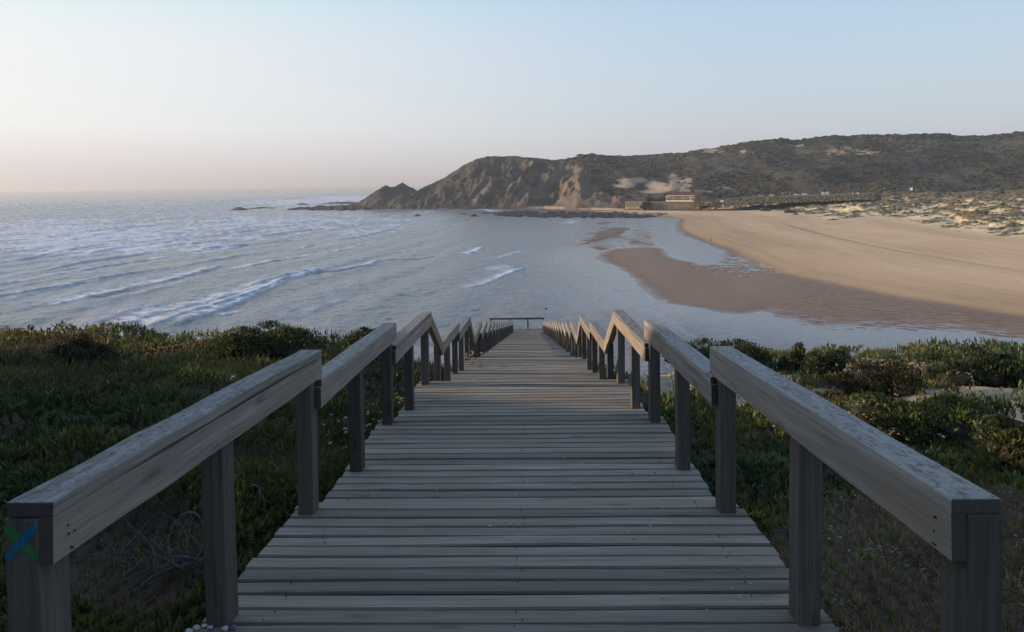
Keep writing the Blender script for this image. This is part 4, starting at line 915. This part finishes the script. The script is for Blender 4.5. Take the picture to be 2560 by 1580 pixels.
# person at the edge of the pool
def skin_fig(name, J, E, mat, parent, sub=1):
    me = bpy.data.meshes.new(name); me.from_pydata([j[:3] for j in J], E, []); o = link(name, me, None); o.modifiers.new('s', 'SKIN'); o.modifiers['s'].use_smooth_shade = True
    for i, j in enumerate(J): me.skin_vertices[0].data[i].radius = (j[3], j[4] if len(j) > 4 else j[3])
    me.skin_vertices[0].data[0].use_root = True
    o.modifiers.new('u', 'SUBSURF').levels = sub; dg = bpy.context.evaluated_depsgraph_get(); me2 = bpy.data.meshes.new_from_object(o.evaluated_get(dg)); bpy.data.objects.remove(o)
    me2.materials.clear(); me2.materials.append(mat); o = link(name, me2, parent); return o
q = onz([1777], [604.5], .3)[0]; zz = beach(np.array([q[0]]), np.array([q[1]]))[0][0]
t = thing('person', 'person in a dark top walking barefoot along the edge of the pool', 'person', (q[0], q[1], max(zz, .05)), face(1777) + .6)
SKIN = N('skin', .6).base((.38, .22, .15)).m; CLO = N('dark_cloth', .9).base((.03, .03, .035)).m; RS = N('dark_shorts', .9).base((.10, .045, .04)).m
J = [(0, 0, .95, .13, .10), (0, 0, 1.15, .12, .09), (0, 0, 1.38, .16, .10), (0, 0, 1.49, .055), (0, .01, 1.60, .075, .09), (0, .01, 1.70, .07, .08),
     (-.19, 0, 1.40, .05), (-.25, .06, 1.13, .04), (-.24, -.06, .90, .03), (-.24, -.09, .82, .03), (.19, 0, 1.40, .05), (.25, -.04, 1.13, .04), (.24, -.16, .92, .03), (.24, -.20, .85, .03),
     (-.10, 0, .88, .085), (-.11, -.10, .48, .06), (-.11, -.04, .09, .04), (-.11, -.20, .04, .035), (.10, 0, .88, .085), (.11, .08, .48, .06), (.11, .28, .12, .04), (.11, .16, .05, .035)]
E = [(0, 1), (1, 2), (2, 3), (3, 4), (4, 5), (2, 6), (6, 7), (7, 8), (8, 9), (2, 10), (10, 11), (11, 12), (12, 13), (0, 14), (14, 15), (15, 16), (16, 17), (0, 18), (18, 19), (19, 20), (20, 21)]
skin_fig('body', J, E, SKIN, t); J2 = [(x, y, z, r * 1.13 + .008, (k_[0] if k_ else r) * 1.13 + .008) for x, y, z, r, *k_ in J]
idx_ = [0, 1, 2, 6, 7, 10, 11]; skin_fig('top', [J2[i] for i in idx_], [(0, 1), (1, 2), (2, 3), (3, 4), (2, 5), (5, 6)], CLO, t)
idx_ = [0, 14, 15, 18, 19]; JJ = [J2[i] for i in idx_]; JJ[2] = (-.105, -.06, .62, .085, .085); JJ[4] = (.105, .05, .62, .085, .085); skin_fig('shorts', JJ, [(0, 1), (1, 2), (0, 3), (3, 4)], RS, t)
MB().blob((0, .03, 1.70), (.10, .115, .10), 2, 2, 1, .03).build('hair', N('dark_hair', .8).base((.02, .015, .012)).m, t, smooth=True)
# bird
q = atd([1365], [773], [110])[0]; t = thing('bird', 'small black bird flying low over the water beyond the boardwalk end', 'bird', tuple(q), .5); BK = N('black_feather', .7).base((.012, .012, .013)).m
MB().tube([(-.20, 0, -.02), (-.14, 0, 0), (0, 0, .01), (.12, 0, .02), (.17, 0, .05), (.22, 0, .05), (.26, 0, .04)], [.015, .035, .06, .055, .04, .035, .006], 8).build('body', BK, t, smooth=True)
for s in (-1, 1): V = MB(); V.add([(.07, s * .04, .03), (-.07, s * .04, .03), (-.06, s * .2, .16), (.06, s * .2, .17), (-.02, s * .36, .15), (-.09, s * .30, .13), (.07, s * .04, .045), (-.07, s * .04, .04), (-.06, s * .2, .172), (.06, s * .2, .185), (-.02, s * .36, .158)], [(0, 1, 2, 3), (3, 2, 5, 4), (6, 9, 8, 7), (9, 10, 5, 8), (0, 3, 9, 6), (3, 4, 10, 9)]); V.build('wing', BK, t)
V = MB(); V.add([(-.17, -.02, 0), (-.17, .02, 0), (-.30, .06, -.01), (-.30, -.06, -.01), (-.17, -.02, .012), (-.17, .02, .012), (-.30, .06, 0), (-.30, -.06, 0)], [(0, 1, 2, 3), (4, 7, 6, 5), (0, 4, 5, 1), (2, 6, 7, 3), (1, 5, 6, 2), (0, 3, 7, 4)]); V.build('tail', BK, t)
# ------------------------------------------------------------------ plants by the walk
def ground_at(px, py, dmax=26):
    d = ray([px], [py])[0]; ts = np.linspace(1.0, dmax, 1500); P = CP + d * ts[:, None]
    g = near_h(P[:, 0], P[:, 1]); k = np.argmax(g > P[:, 2]); k = k if (g > P[:, 2]).any() else int(np.argmax(g - P[:, 2] - .02 * 0))
    return P[k, 0], P[k, 1], float(g[k])
def leaf_arrays(P, D, Lh, Wd, bend, side=None, r=None):
    """P roots, D directions, -> 5 vertex leaves"""
    n = len(P); r = r or rng
    if side is None:
        a = r.uniform(0, 2 * np.pi, n); side = np.stack([np.cos(a), np.sin(a), np.zeros(n)], -1)
    side = side - D * (side * D).sum(-1, keepdims=True); side /= np.linalg.norm(side, axis=-1, keepdims=True) + 1e-9
    nrm = np.cross(D, side); L = Lh[:, None]; Wh = Wd[:, None] * .5; B = bend[:, None]
    mid = P + D * L * .55 + nrm * B * L * .25; tip = P + D * L * .95 + nrm * B * L
    V = np.stack([P - side * Wh * .7, P + side * Wh * .7, mid + side * Wh, mid - side * Wh, tip], 1)
    return V
def leaves_mesh(name, V, C, mat, parent=None, tipc=None):
    n = len(V); b = (np.arange(n) * 5)[:, None]; q = b + np.array([[0, 1, 2, 3]]); t = b + np.array([[3, 2, 4]])
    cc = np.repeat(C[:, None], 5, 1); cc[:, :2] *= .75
    if tipc is not None: cc[:, 4] = tipc
    return mesh_np(name, V.reshape(-1, 3), [q, t], {'col': np.clip(cc, 0, 1).reshape(-1, 3)}, mat, False, parent)
def dirs(n, tilt, r=rng):
    a = r.uniform(0, 2 * np.pi, n); t = np.abs(r.normal(0, tilt, n)); return np.stack([np.sin(t) * np.cos(a), np.sin(t) * np.sin(a), np.cos(t)], -1)
NL = 360000
dd = np.exp(rng.uniform(math.log(1.3), math.log(21), NL)); aa = rng.uniform(R(-44), R(42), NL)
x = dd * np.sin(aa); y = dd * np.cos(aa)
# leaves gather into tufts
jx = np.round(x / .11) * .11 + .05 * np.sin(np.round(y / .11) * 7.1); jy = np.round(y / .11) * .11 + .05 * np.sin(np.round(x / .11) * 9.7)
x = lerp(x, jx, .45) ; y = lerp(y, jy, .45); ok = (np.abs(x) > 1.06) | (y < 0)
sm = sand_mask(x, y); dm = dry_mask(x, y); cov = fbm(x * 1.3, y * 1.3, 3, 91)
ok &= rng.random(NL) > np.clip(sm * 1.15, 0, 1) * .985; ok &= rng.random(NL) > sstep(.0, 1, dm) * .12
ok &= (x < 0) | (y < 19) | (np.abs(x) < 4)
x, y, dm, cov, dd = x[ok], y[ok], dm[ok], cov[ok], dd[ok]; n = len(x); z = near_h(x, y)
mound = fbm(x * 1.5, y * 1.5, 3, 92); lift = .24 * sstep(.40, .66, mound) * (.35 + .65 * rng.random(n) ** .5) * sstep(1.05, 1.7, np.abs(x)) * (1 - .8 * dm) * (1 - .9 * np.clip(sand_mask(x + .12, y - .2), 0, 1))
P = np.stack([x, y, z - .012 + lift], -1); zone = fbm(x * .55, y * .55, 3, 93); u = rng.random((n, 1))
g1 = np.array([.040, .078, .028]); g2 = np.array([.085, .120, .038]); g3 = np.array([.21, .185, .045]); rd = np.array([.16, .075, .04]); br = np.array([.13, .095, .06]); blue = np.array([.05, .085, .055])
C = lerp(g1, g2, u); C = lerp(C, g3, (np.where(x > 0, sstep(.42, .62, zone), sstep(.52, .75, zone)) * .8 * rng.random(n))[:, None]); C = lerp(C, blue, (sstep(.5, .3, zone) * .6)[:, None])
far_l = sstep(8, 14, dd) * (x < 0); far_r = sstep(6, 12, dd) * (x > 0)
C = lerp(C, np.array([.20, .135, .055]), (np.maximum(far_l * .75, far_r * .45) * sstep(.42, .62, fbm(x * .5, y * .3, 3, 94)) * rng.random(n))[:, None])
C = lerp(C, rd, ((rng.random(n) < .06 + .10 * far_l)).astype(float)[:, None] * .8); isd = (rng.random(n) < sstep(0, .6, dm) * .97); C = np.where(isd[:, None], br * rng.uniform(.7, 2.0, (n, 1)), C)
C = C * np.where(x > 0, 1.3, .95)[:, None] * rng.uniform(.65, 1.25, (n, 1)) * lerp(.72, 1.15, sstep(.38, .62, fbm(x * 4, y * 4, 2, 97)))[:, None]; C = lerp(C, np.array([.17, .15, .10]) , (rng.random(n) < .025).astype(float)[:, None])
sc = 1 + .055 * dd; grassy = (x < 0) & (fbm(x * .7, y * .7, 3, 95) > .53) & (rng.random(n) < .6)
Lh = rng.uniform(.045, .10, n) * sc; Wd = rng.uniform(.006, .011, n) * (1 + .10 * dd); fl = (~grassy) & ~isd; Lh = np.where(fl, Lh * .72, Lh); Wd = np.where(fl, Wd * 1.35, Wd); Lh = np.where(grassy, Lh * 1.35, Lh); Wd = np.where(grassy, Wd * .6, Wd); Lh = np.where(isd, Lh * .8, Lh); Wd = np.where(isd, Wd * .4, Wd)
D = dirs(n, .8); D = np.where(isd[:, None], dirs(n, 1.25), D); V = leaf_arrays(P, D, Lh, Wd, rng.uniform(-.35, .35, n))
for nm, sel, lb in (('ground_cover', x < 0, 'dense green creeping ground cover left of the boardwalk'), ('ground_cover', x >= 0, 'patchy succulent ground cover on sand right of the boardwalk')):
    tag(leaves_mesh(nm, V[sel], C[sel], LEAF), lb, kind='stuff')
# litter, shell fragments and stones
n = 5200; x = rng.uniform(1.06, 3.4, n); y = rng.uniform(1.2, 5.5, n); k_ = (fbm(x * 3, y * 3, 2, 96) > lerp(.30, .62, sstep(2.0, 3.4, y + x * .3))); x, y = x[k_], y[k_]; n = len(x)
P = np.stack([x, y, near_h(x, y) + .004], -1); s = rng.uniform(.003, .011, (n, 1)) ; S = np.concatenate([s * 1.3, s, s * .45], 1)
SHELL = mat_attr('shell_stone', .6, 40, .2, 0)
blob_field('shell_gravel', P, S, np.array([[.36, .31, .25]]) * rng.uniform(.35, 1.7, (n, 1)), SHELL, 'broken pale shells and gravel at the foot of the right hand posts', 1, 12)
n = 90; x = rng.uniform(-.98, .98, n); y = rng.uniform(1.9, 4.8, n); x[:40] = rng.uniform(.2, 1.0, 40); P = np.stack([x, y, EYE - np.interp(y, [1.6, 3.6, 3.601, 5.6], [1.36, 1.495, 1.635, 1.70]) + .004], -1)
s = rng.uniform(.002, .007, (n, 1)); blob_field('shell_crumbs', P, np.concatenate([s * 1.3, s, s * .6], 1), np.array([[.5, .47, .40]]) * rng.uniform(.5, 1.3, (n, 1)), SHELL, 'crumbs of shell and sand scattered on the planks', 1, 13)
V_ = []
for k in range(9):
    x0 = -.98 + random.uniform(-.06, .10); y0 = 2.40 + random.uniform(-.035, .02); s = random.uniform(.006, .013)
    o = MB().blob((0, 0, 0), (s * 1.2, s, s * .7), k, 2, 1, .18).build('pebble', mat_plain('pebble_pale', (.42, .42, .40), .7, .2, 60) if k % 3 else mat_plain('pebble_dark', (.09, .095, .11), .7, .2, 60), smooth=True)
    o.location = (x0, y0, EYE - 1.412 + s * .5); tag(o, 'small rounded pebble in the cluster at the foot of the second left post', 'pebble', 'pebbles by the second left post')
# dead twig tangles
def twigs(px, py, label, n=14, size=.3, loop=True, seed=1, zoff=.05):
    rr = random.Random(seed); g = ground_at(px, py); t = thing('dead_branch', label, 'branch', (g[0], g[1], g[2] + zoff)); V = MB()
    for k in range(n):
        a = rr.uniform(0, 6.28); cur = Vector((rr.uniform(-.1, .1) * size * 3, rr.uniform(-.08, .08) * size * 3, rr.uniform(0, .05))); d = Vector((math.cos(a), math.sin(a), rr.uniform(0, .8))).normalized(); pts = [cur.copy()]; tw = rr.uniform(-.22, .22)
        for j in range(7): cur = cur + d * size * rr.uniform(.10, .2); d = (Matrix.Rotation(tw, 3, 'Y') @ d + Vector((rr.uniform(-.4, .4), rr.uniform(-.4, .4), rr.uniform(-.3, .16)))).normalized(); pts.append(cur.copy())
        V.tube(pts, list(np.linspace(.0042, .0010, len(pts))), 5)
    V.build('twig', TWIG, t)
    if loop:
        V = MB(); V.tube([(.12 * size * 2 * math.cos(u) + .03, .05 * math.sin(u), .13 * size * 3 + .13 * size * 2.4 * math.sin(u)) for u in np.linspace(-1.2, 4.2, 16)], list(np.linspace(.008, .004, 16)), 6); V.build('curled_twig', TWIG, t)
twigs(618, 1325, 'curled dead branch behind the second left post', 12, .22, True, 3, .10)
twigs(455, 1450, 'larger tangle of dead branches between the first two left posts', 26, .38, True, 7, .06)
twigs(330, 1430, 'sparse dead twigs near the first left post', 12, .3, False, 9, .04); twigs(1790, 1290, 'pale dry twigs beside the third right post', 7, .16, False, 11, .05)
# shrubs
def shrub(px, py, dist, wd, ht, label, c0, c1, nl=2600, leaf=.035, seed=1, name='shrub', group=None, lumps=9, gap=.0):
    r = np.random.default_rng(seed)
    a = float(az_of([px])[0]); gx, gy = CP[0] + dist * math.sin(a), dist * math.cos(a); gz = float(near_h(np.array([gx]), np.array([gy]))[0])
    t = thing(name, label, 'shrub', (gx, gy, gz), 0, group)
    Cc = r.uniform(-1, 1, (lumps, 3)) * [wd * .36, wd * .26, 0] + [0, 0, ht * .42]; Cc[:, 2] *= r.uniform(.5, 1.25, lumps); Cc[:, 2] *= 1 - .5 * (np.abs(Cc[:, 0]) / (wd * .36)) ** 2
    Rr = r.uniform(.20, .32, (lumps, 1)) * [[wd * .8, wd * .7, ht * 1.6]]; w_ = r.integers(0, lumps, nl); D = dirs(nl, 1.0, r); D = D / np.linalg.norm(D, axis=1, keepdims=True)
    rad = r.uniform(.72, 1.05, (nl, 1)); P = Cc[w_] + D * Rr[w_] * rad; P[:, 2] = np.maximum(P[:, 2], .01)
    out = D * .8 + r.normal(0, .5, (nl, 3)) + [0, 0, .35]; out /= np.linalg.norm(out, axis=1, keepdims=True)
    V = leaf_arrays(P, out, r.uniform(.6, 1.3, nl) * leaf, r.uniform(.6, 1.2, nl) * leaf * .45, r.uniform(-.3, .3, nl), None, r)
    C = lerp(np.array(c0), np.array(c1), r.random((nl, 1)) ** 1.4) * r.uniform(.7, 1.25, (nl, 1)) * (.8 + .5 * fbm(P[:, :1] * 3, P[:, 1:2] * 3 + P[:, 2:3] * 4, 2, seed))
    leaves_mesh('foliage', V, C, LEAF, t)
    V = MB()
    for k in range(lumps):
        e = Vector(Cc[k]); V.tube([(0, 0, -.05), e * .5 + Vector((0, 0, .0)), e], [.012, .009, .004], 5)
        V.blob(tuple(Cc[k]), tuple(Rr[k] * .62), k + seed, 1, 1, .25)
    V.build('stem_mass' if False else 'stem', mat_plain('stem_dark', (.035, .032, .02), .9, .3, 10), t); return t
DG, DG2 = (.030, .045, .022), (.080, .095, .035); 
shrub(640, 0, 13.2, 1.85, .62, 'large rounded green shrub on the left crest', DG, (.11, .12, .04), 7000, .05, 1, lumps=14)
shrub(905, 0, 15.0, 1.3, .62, 'low dark shrub on the crest just left of the handrail tops', DG, DG2, 3500, .05, 2)
shrub(735, 0, 13.8, .9, .38, 'small dark shrub touching the right side of the large crest shrub', DG, DG2, 2400, .045, 3)
shrub(178, 0, 13.4, 1.1, .50, 'brownish dark shrub on the crest near the left edge of the view', (.04, .035, .022), (.10, .085, .04), 3000, .045, 4)
shrub(632, 0, 9.6, .42, .24, 'silvery grey little shrub below the large crest shrub', (.12, .13, .10), (.24, .25, .20), 1600, .025, 5)
shrub(1800, 0, 13.2, 1.75, .55, 'broad dome of dark shrub on the crest, first one right of the boardwalk', DG, (.075, .085, .035), 7000, .045, 6, lumps=16)
shrub(2000, 0, 12.8, .55, .50, 'upright sparse shrub standing highest on the right crest', DG, (.10, .10, .04), 1700, .045, 7, lumps=7)
shrub(2080, 0, 12.0, .9, .40, 'dark green shrub right beside the upright sparse one', DG, DG2, 3000, .045, 8)
shrub(2210, 0, 10.5, 1.1, .42, 'brown tinted shrub in the middle of the right slope', (.045, .038, .022), (.11, .09, .04), 4000, .04, 9)
shrub(2450, 0, 12.2, 1.5, .50, 'wide dark green shrub on the crest at the right edge of the view', DG, DG2, 4800, .05, 10, lumps=12)
shrub(2120, 0, 6.9, .55, .26, 'small dark shrub with white flower heads behind the right handrail', (.028, .035, .02), (.07, .07, .035), 2600, .025, 11)
shrub(2330, 0, 8.2, 1.3, .42, 'bright yellow green shrub above the bare sand on the right', (.055, .075, .025), (.16, .17, .05), 5000, .045, 12, lumps=12)
shrub(1772, 0, 4.7, .34, .30, 'blue green leafy clump behind the third right post', (.035, .07, .045), (.08, .13, .08), 1500, .045, 13)
shrub(2520, 0, 7.2, .9, .40, 'olive shrub at the right edge of the view below the sand strip', (.05, .06, .025), (.14, .13, .045), 3600, .045, 14)
shrub(1955, 0, 9.5, .9, .28, 'grassy green shrub among white flowers on the right', (.045, .065, .025), (.12, .14, .045), 3200, .04, 15)
# dry flower clumps
def flowers(px, dist, spread, n, h, label, col, head=.016, seed=1, lean=.25, py=None):
    r = np.random.default_rng(seed); a = float(az_of([px])[0]); gx, gy = CP[0] + dist * math.sin(a), dist * math.cos(a); gz = float(near_h(np.array([gx]), np.array([gy]))[0])
    t = thing('flower_clump', label, 'flowers', (gx, gy, gz)); bx = r.normal(0, spread * .45, n); by = r.normal(0, spread * .35, n); bz = near_h(gx + bx, gy + by) - gz; P = np.stack([bx, by, bz], -1)
    D = dirs(n, lean, r); L = r.uniform(.65, 1.1, n) * h; V = leaf_arrays(P, D, L, np.full(n, .0035 + .0004 * dist), np.zeros(n), None, r); tipp = P + D * L[:, None] * .95
    o_ = leaves_mesh('stem', V, np.tile([[.11, .09, .05]], (n, 1)) * r.uniform(.7, 1.3, (n, 1)), FLOWER, t); tag(o_, kind='stuff')
    m_ = 7; Q = np.repeat(tipp, m_, 0) + r.normal(0, head * .45, (n * m_, 3)) * [1, 1, .35]; D2 = dirs(n * m_, .9, r)
    V = leaf_arrays(Q, D2, np.full(n * m_, head * .8) * r.uniform(.6, 1.2, n * m_), np.full(n * m_, head * .75), np.zeros(n * m_), None, r)
    o_ = leaves_mesh('flower_head', V, np.tile([col], (n * m_, 1)) * r.uniform(.6, 1.15, (n * m_, 1)), FLOWER, t); tag(o_, kind='stuff')
PK, WH, OR = (.62, .42, .34), (.72, .66, .58), (.46, .24, .12)
flowers(2065, 8.6, 1.0, 170, .16, 'dense patch of small white flower heads behind the right handrail', WH, .016, 1)
flowers(2185, 7.9, .7, 110, .17, 'pinkish brown dry flower heads above the sand patch on the right', PK, .018, 2)
flowers(2110, 6.9, .5, 36, .24, 'few white flower heads rising from the small dark shrub', WH, .017, 3)
flowers(1775, 12.0, .9, 70, .18, 'pale yellow flower heads in front of the broad dark dome shrub', (.48, .38, .20), .024, 4)
flowers(2290, 12.4, 1.3, 150, .32, 'feathery pink dry flower stalks standing against the wet beach', PK, .022, 5)
flowers(15, 14.2, .9, 120, .34, 'reddish dry flower stalks on the crest at the left edge', OR, .022, 6)
flowers(130, 14.0, 1.1, 130, .30, 'dry flower stalks behind the brownish shrub near the left edge', (.25, .17, .10), .022, 7)
flowers(425, 13.6, 1.1, 130, .28, 'rust coloured dry flower stalks on the crest left of the large shrub', OR, .022, 8)
flowers(950, 6.4, .6, 60, .30, 'white flower heads showing between the left handrail posts', WH, .016, 9)
flowers(1030, 8.6, .5, 45, .40, 'white and yellow flowers beside the boardwalk beyond the fourth left post', (.5, .42, .24), .018, 10)
flowers(1162, 11.9, .35, 34, .55, 'tall pale flowers leaning over the step left of the boardwalk', (.55, .45, .36), .026, 11)
flowers(2400, 9.4, .8, 50, .20, 'scattered yellow and orange flower heads on the right hand slope', (.42, .30, .08), .02, 12)
flowers(760, 8.5, 1.2, 60, .16, 'sparse greyish flower heads on the left slope', (.3, .28, .25), .016, 13)
# grass tuft at the foot of the second left post
r = np.random.default_rng(77); n = 520; P = np.stack([r.normal(-1.27, .12, n), r.normal(2.55, .10, n), np.zeros(n)], -1); P[:, 2] = near_h(P[:, 0], P[:, 1]) + r.uniform(0, .20, n)
V = leaf_arrays(P, dirs(n, .75, r), r.uniform(.06, .16, n), np.full(n, .004), r.uniform(-.5, .5, n), None, r); tag(leaves_mesh('grass_tuft', V, np.tile([[.16, .14, .055]], (n, 1)) * r.uniform(.5, 1.5, (n, 1)), LEAF), 'dry yellow grass tuft at the bottom beside the second left post', kind='stuff')
n = 60; r = np.random.default_rng(78); P = np.stack([r.uniform(-1.35, -1.08, n), r.uniform(4.7, 5.4, n), np.zeros(n)], -1); P[:, 2] = near_h(P[:, 0], P[:, 1]) + .2

# ------------------------------------------------------------------ haze
HZ_D = 0.00013
V = MB().box(-34000, 34000, -2000, 40000, -6, 150).build('haze', None); m = bpy.data.materials.new('haze_air'); m.use_nodes = True; t = m.node_tree; t.nodes.clear()
pv = t.nodes.new('ShaderNodeVolumePrincipled'); pv.inputs['Density'].default_value = HZ_D; pv.inputs['Color'].default_value = (.96, .94, .95, 1); pv.inputs['Anisotropy'].default_value = 0.3
ou = t.nodes.new('ShaderNodeOutputMaterial'); t.links.new(pv.outputs[0], ou.inputs['Volume']); V.data.materials.append(m); tag(V, 'thin sea haze over the bay', kind='stuff')
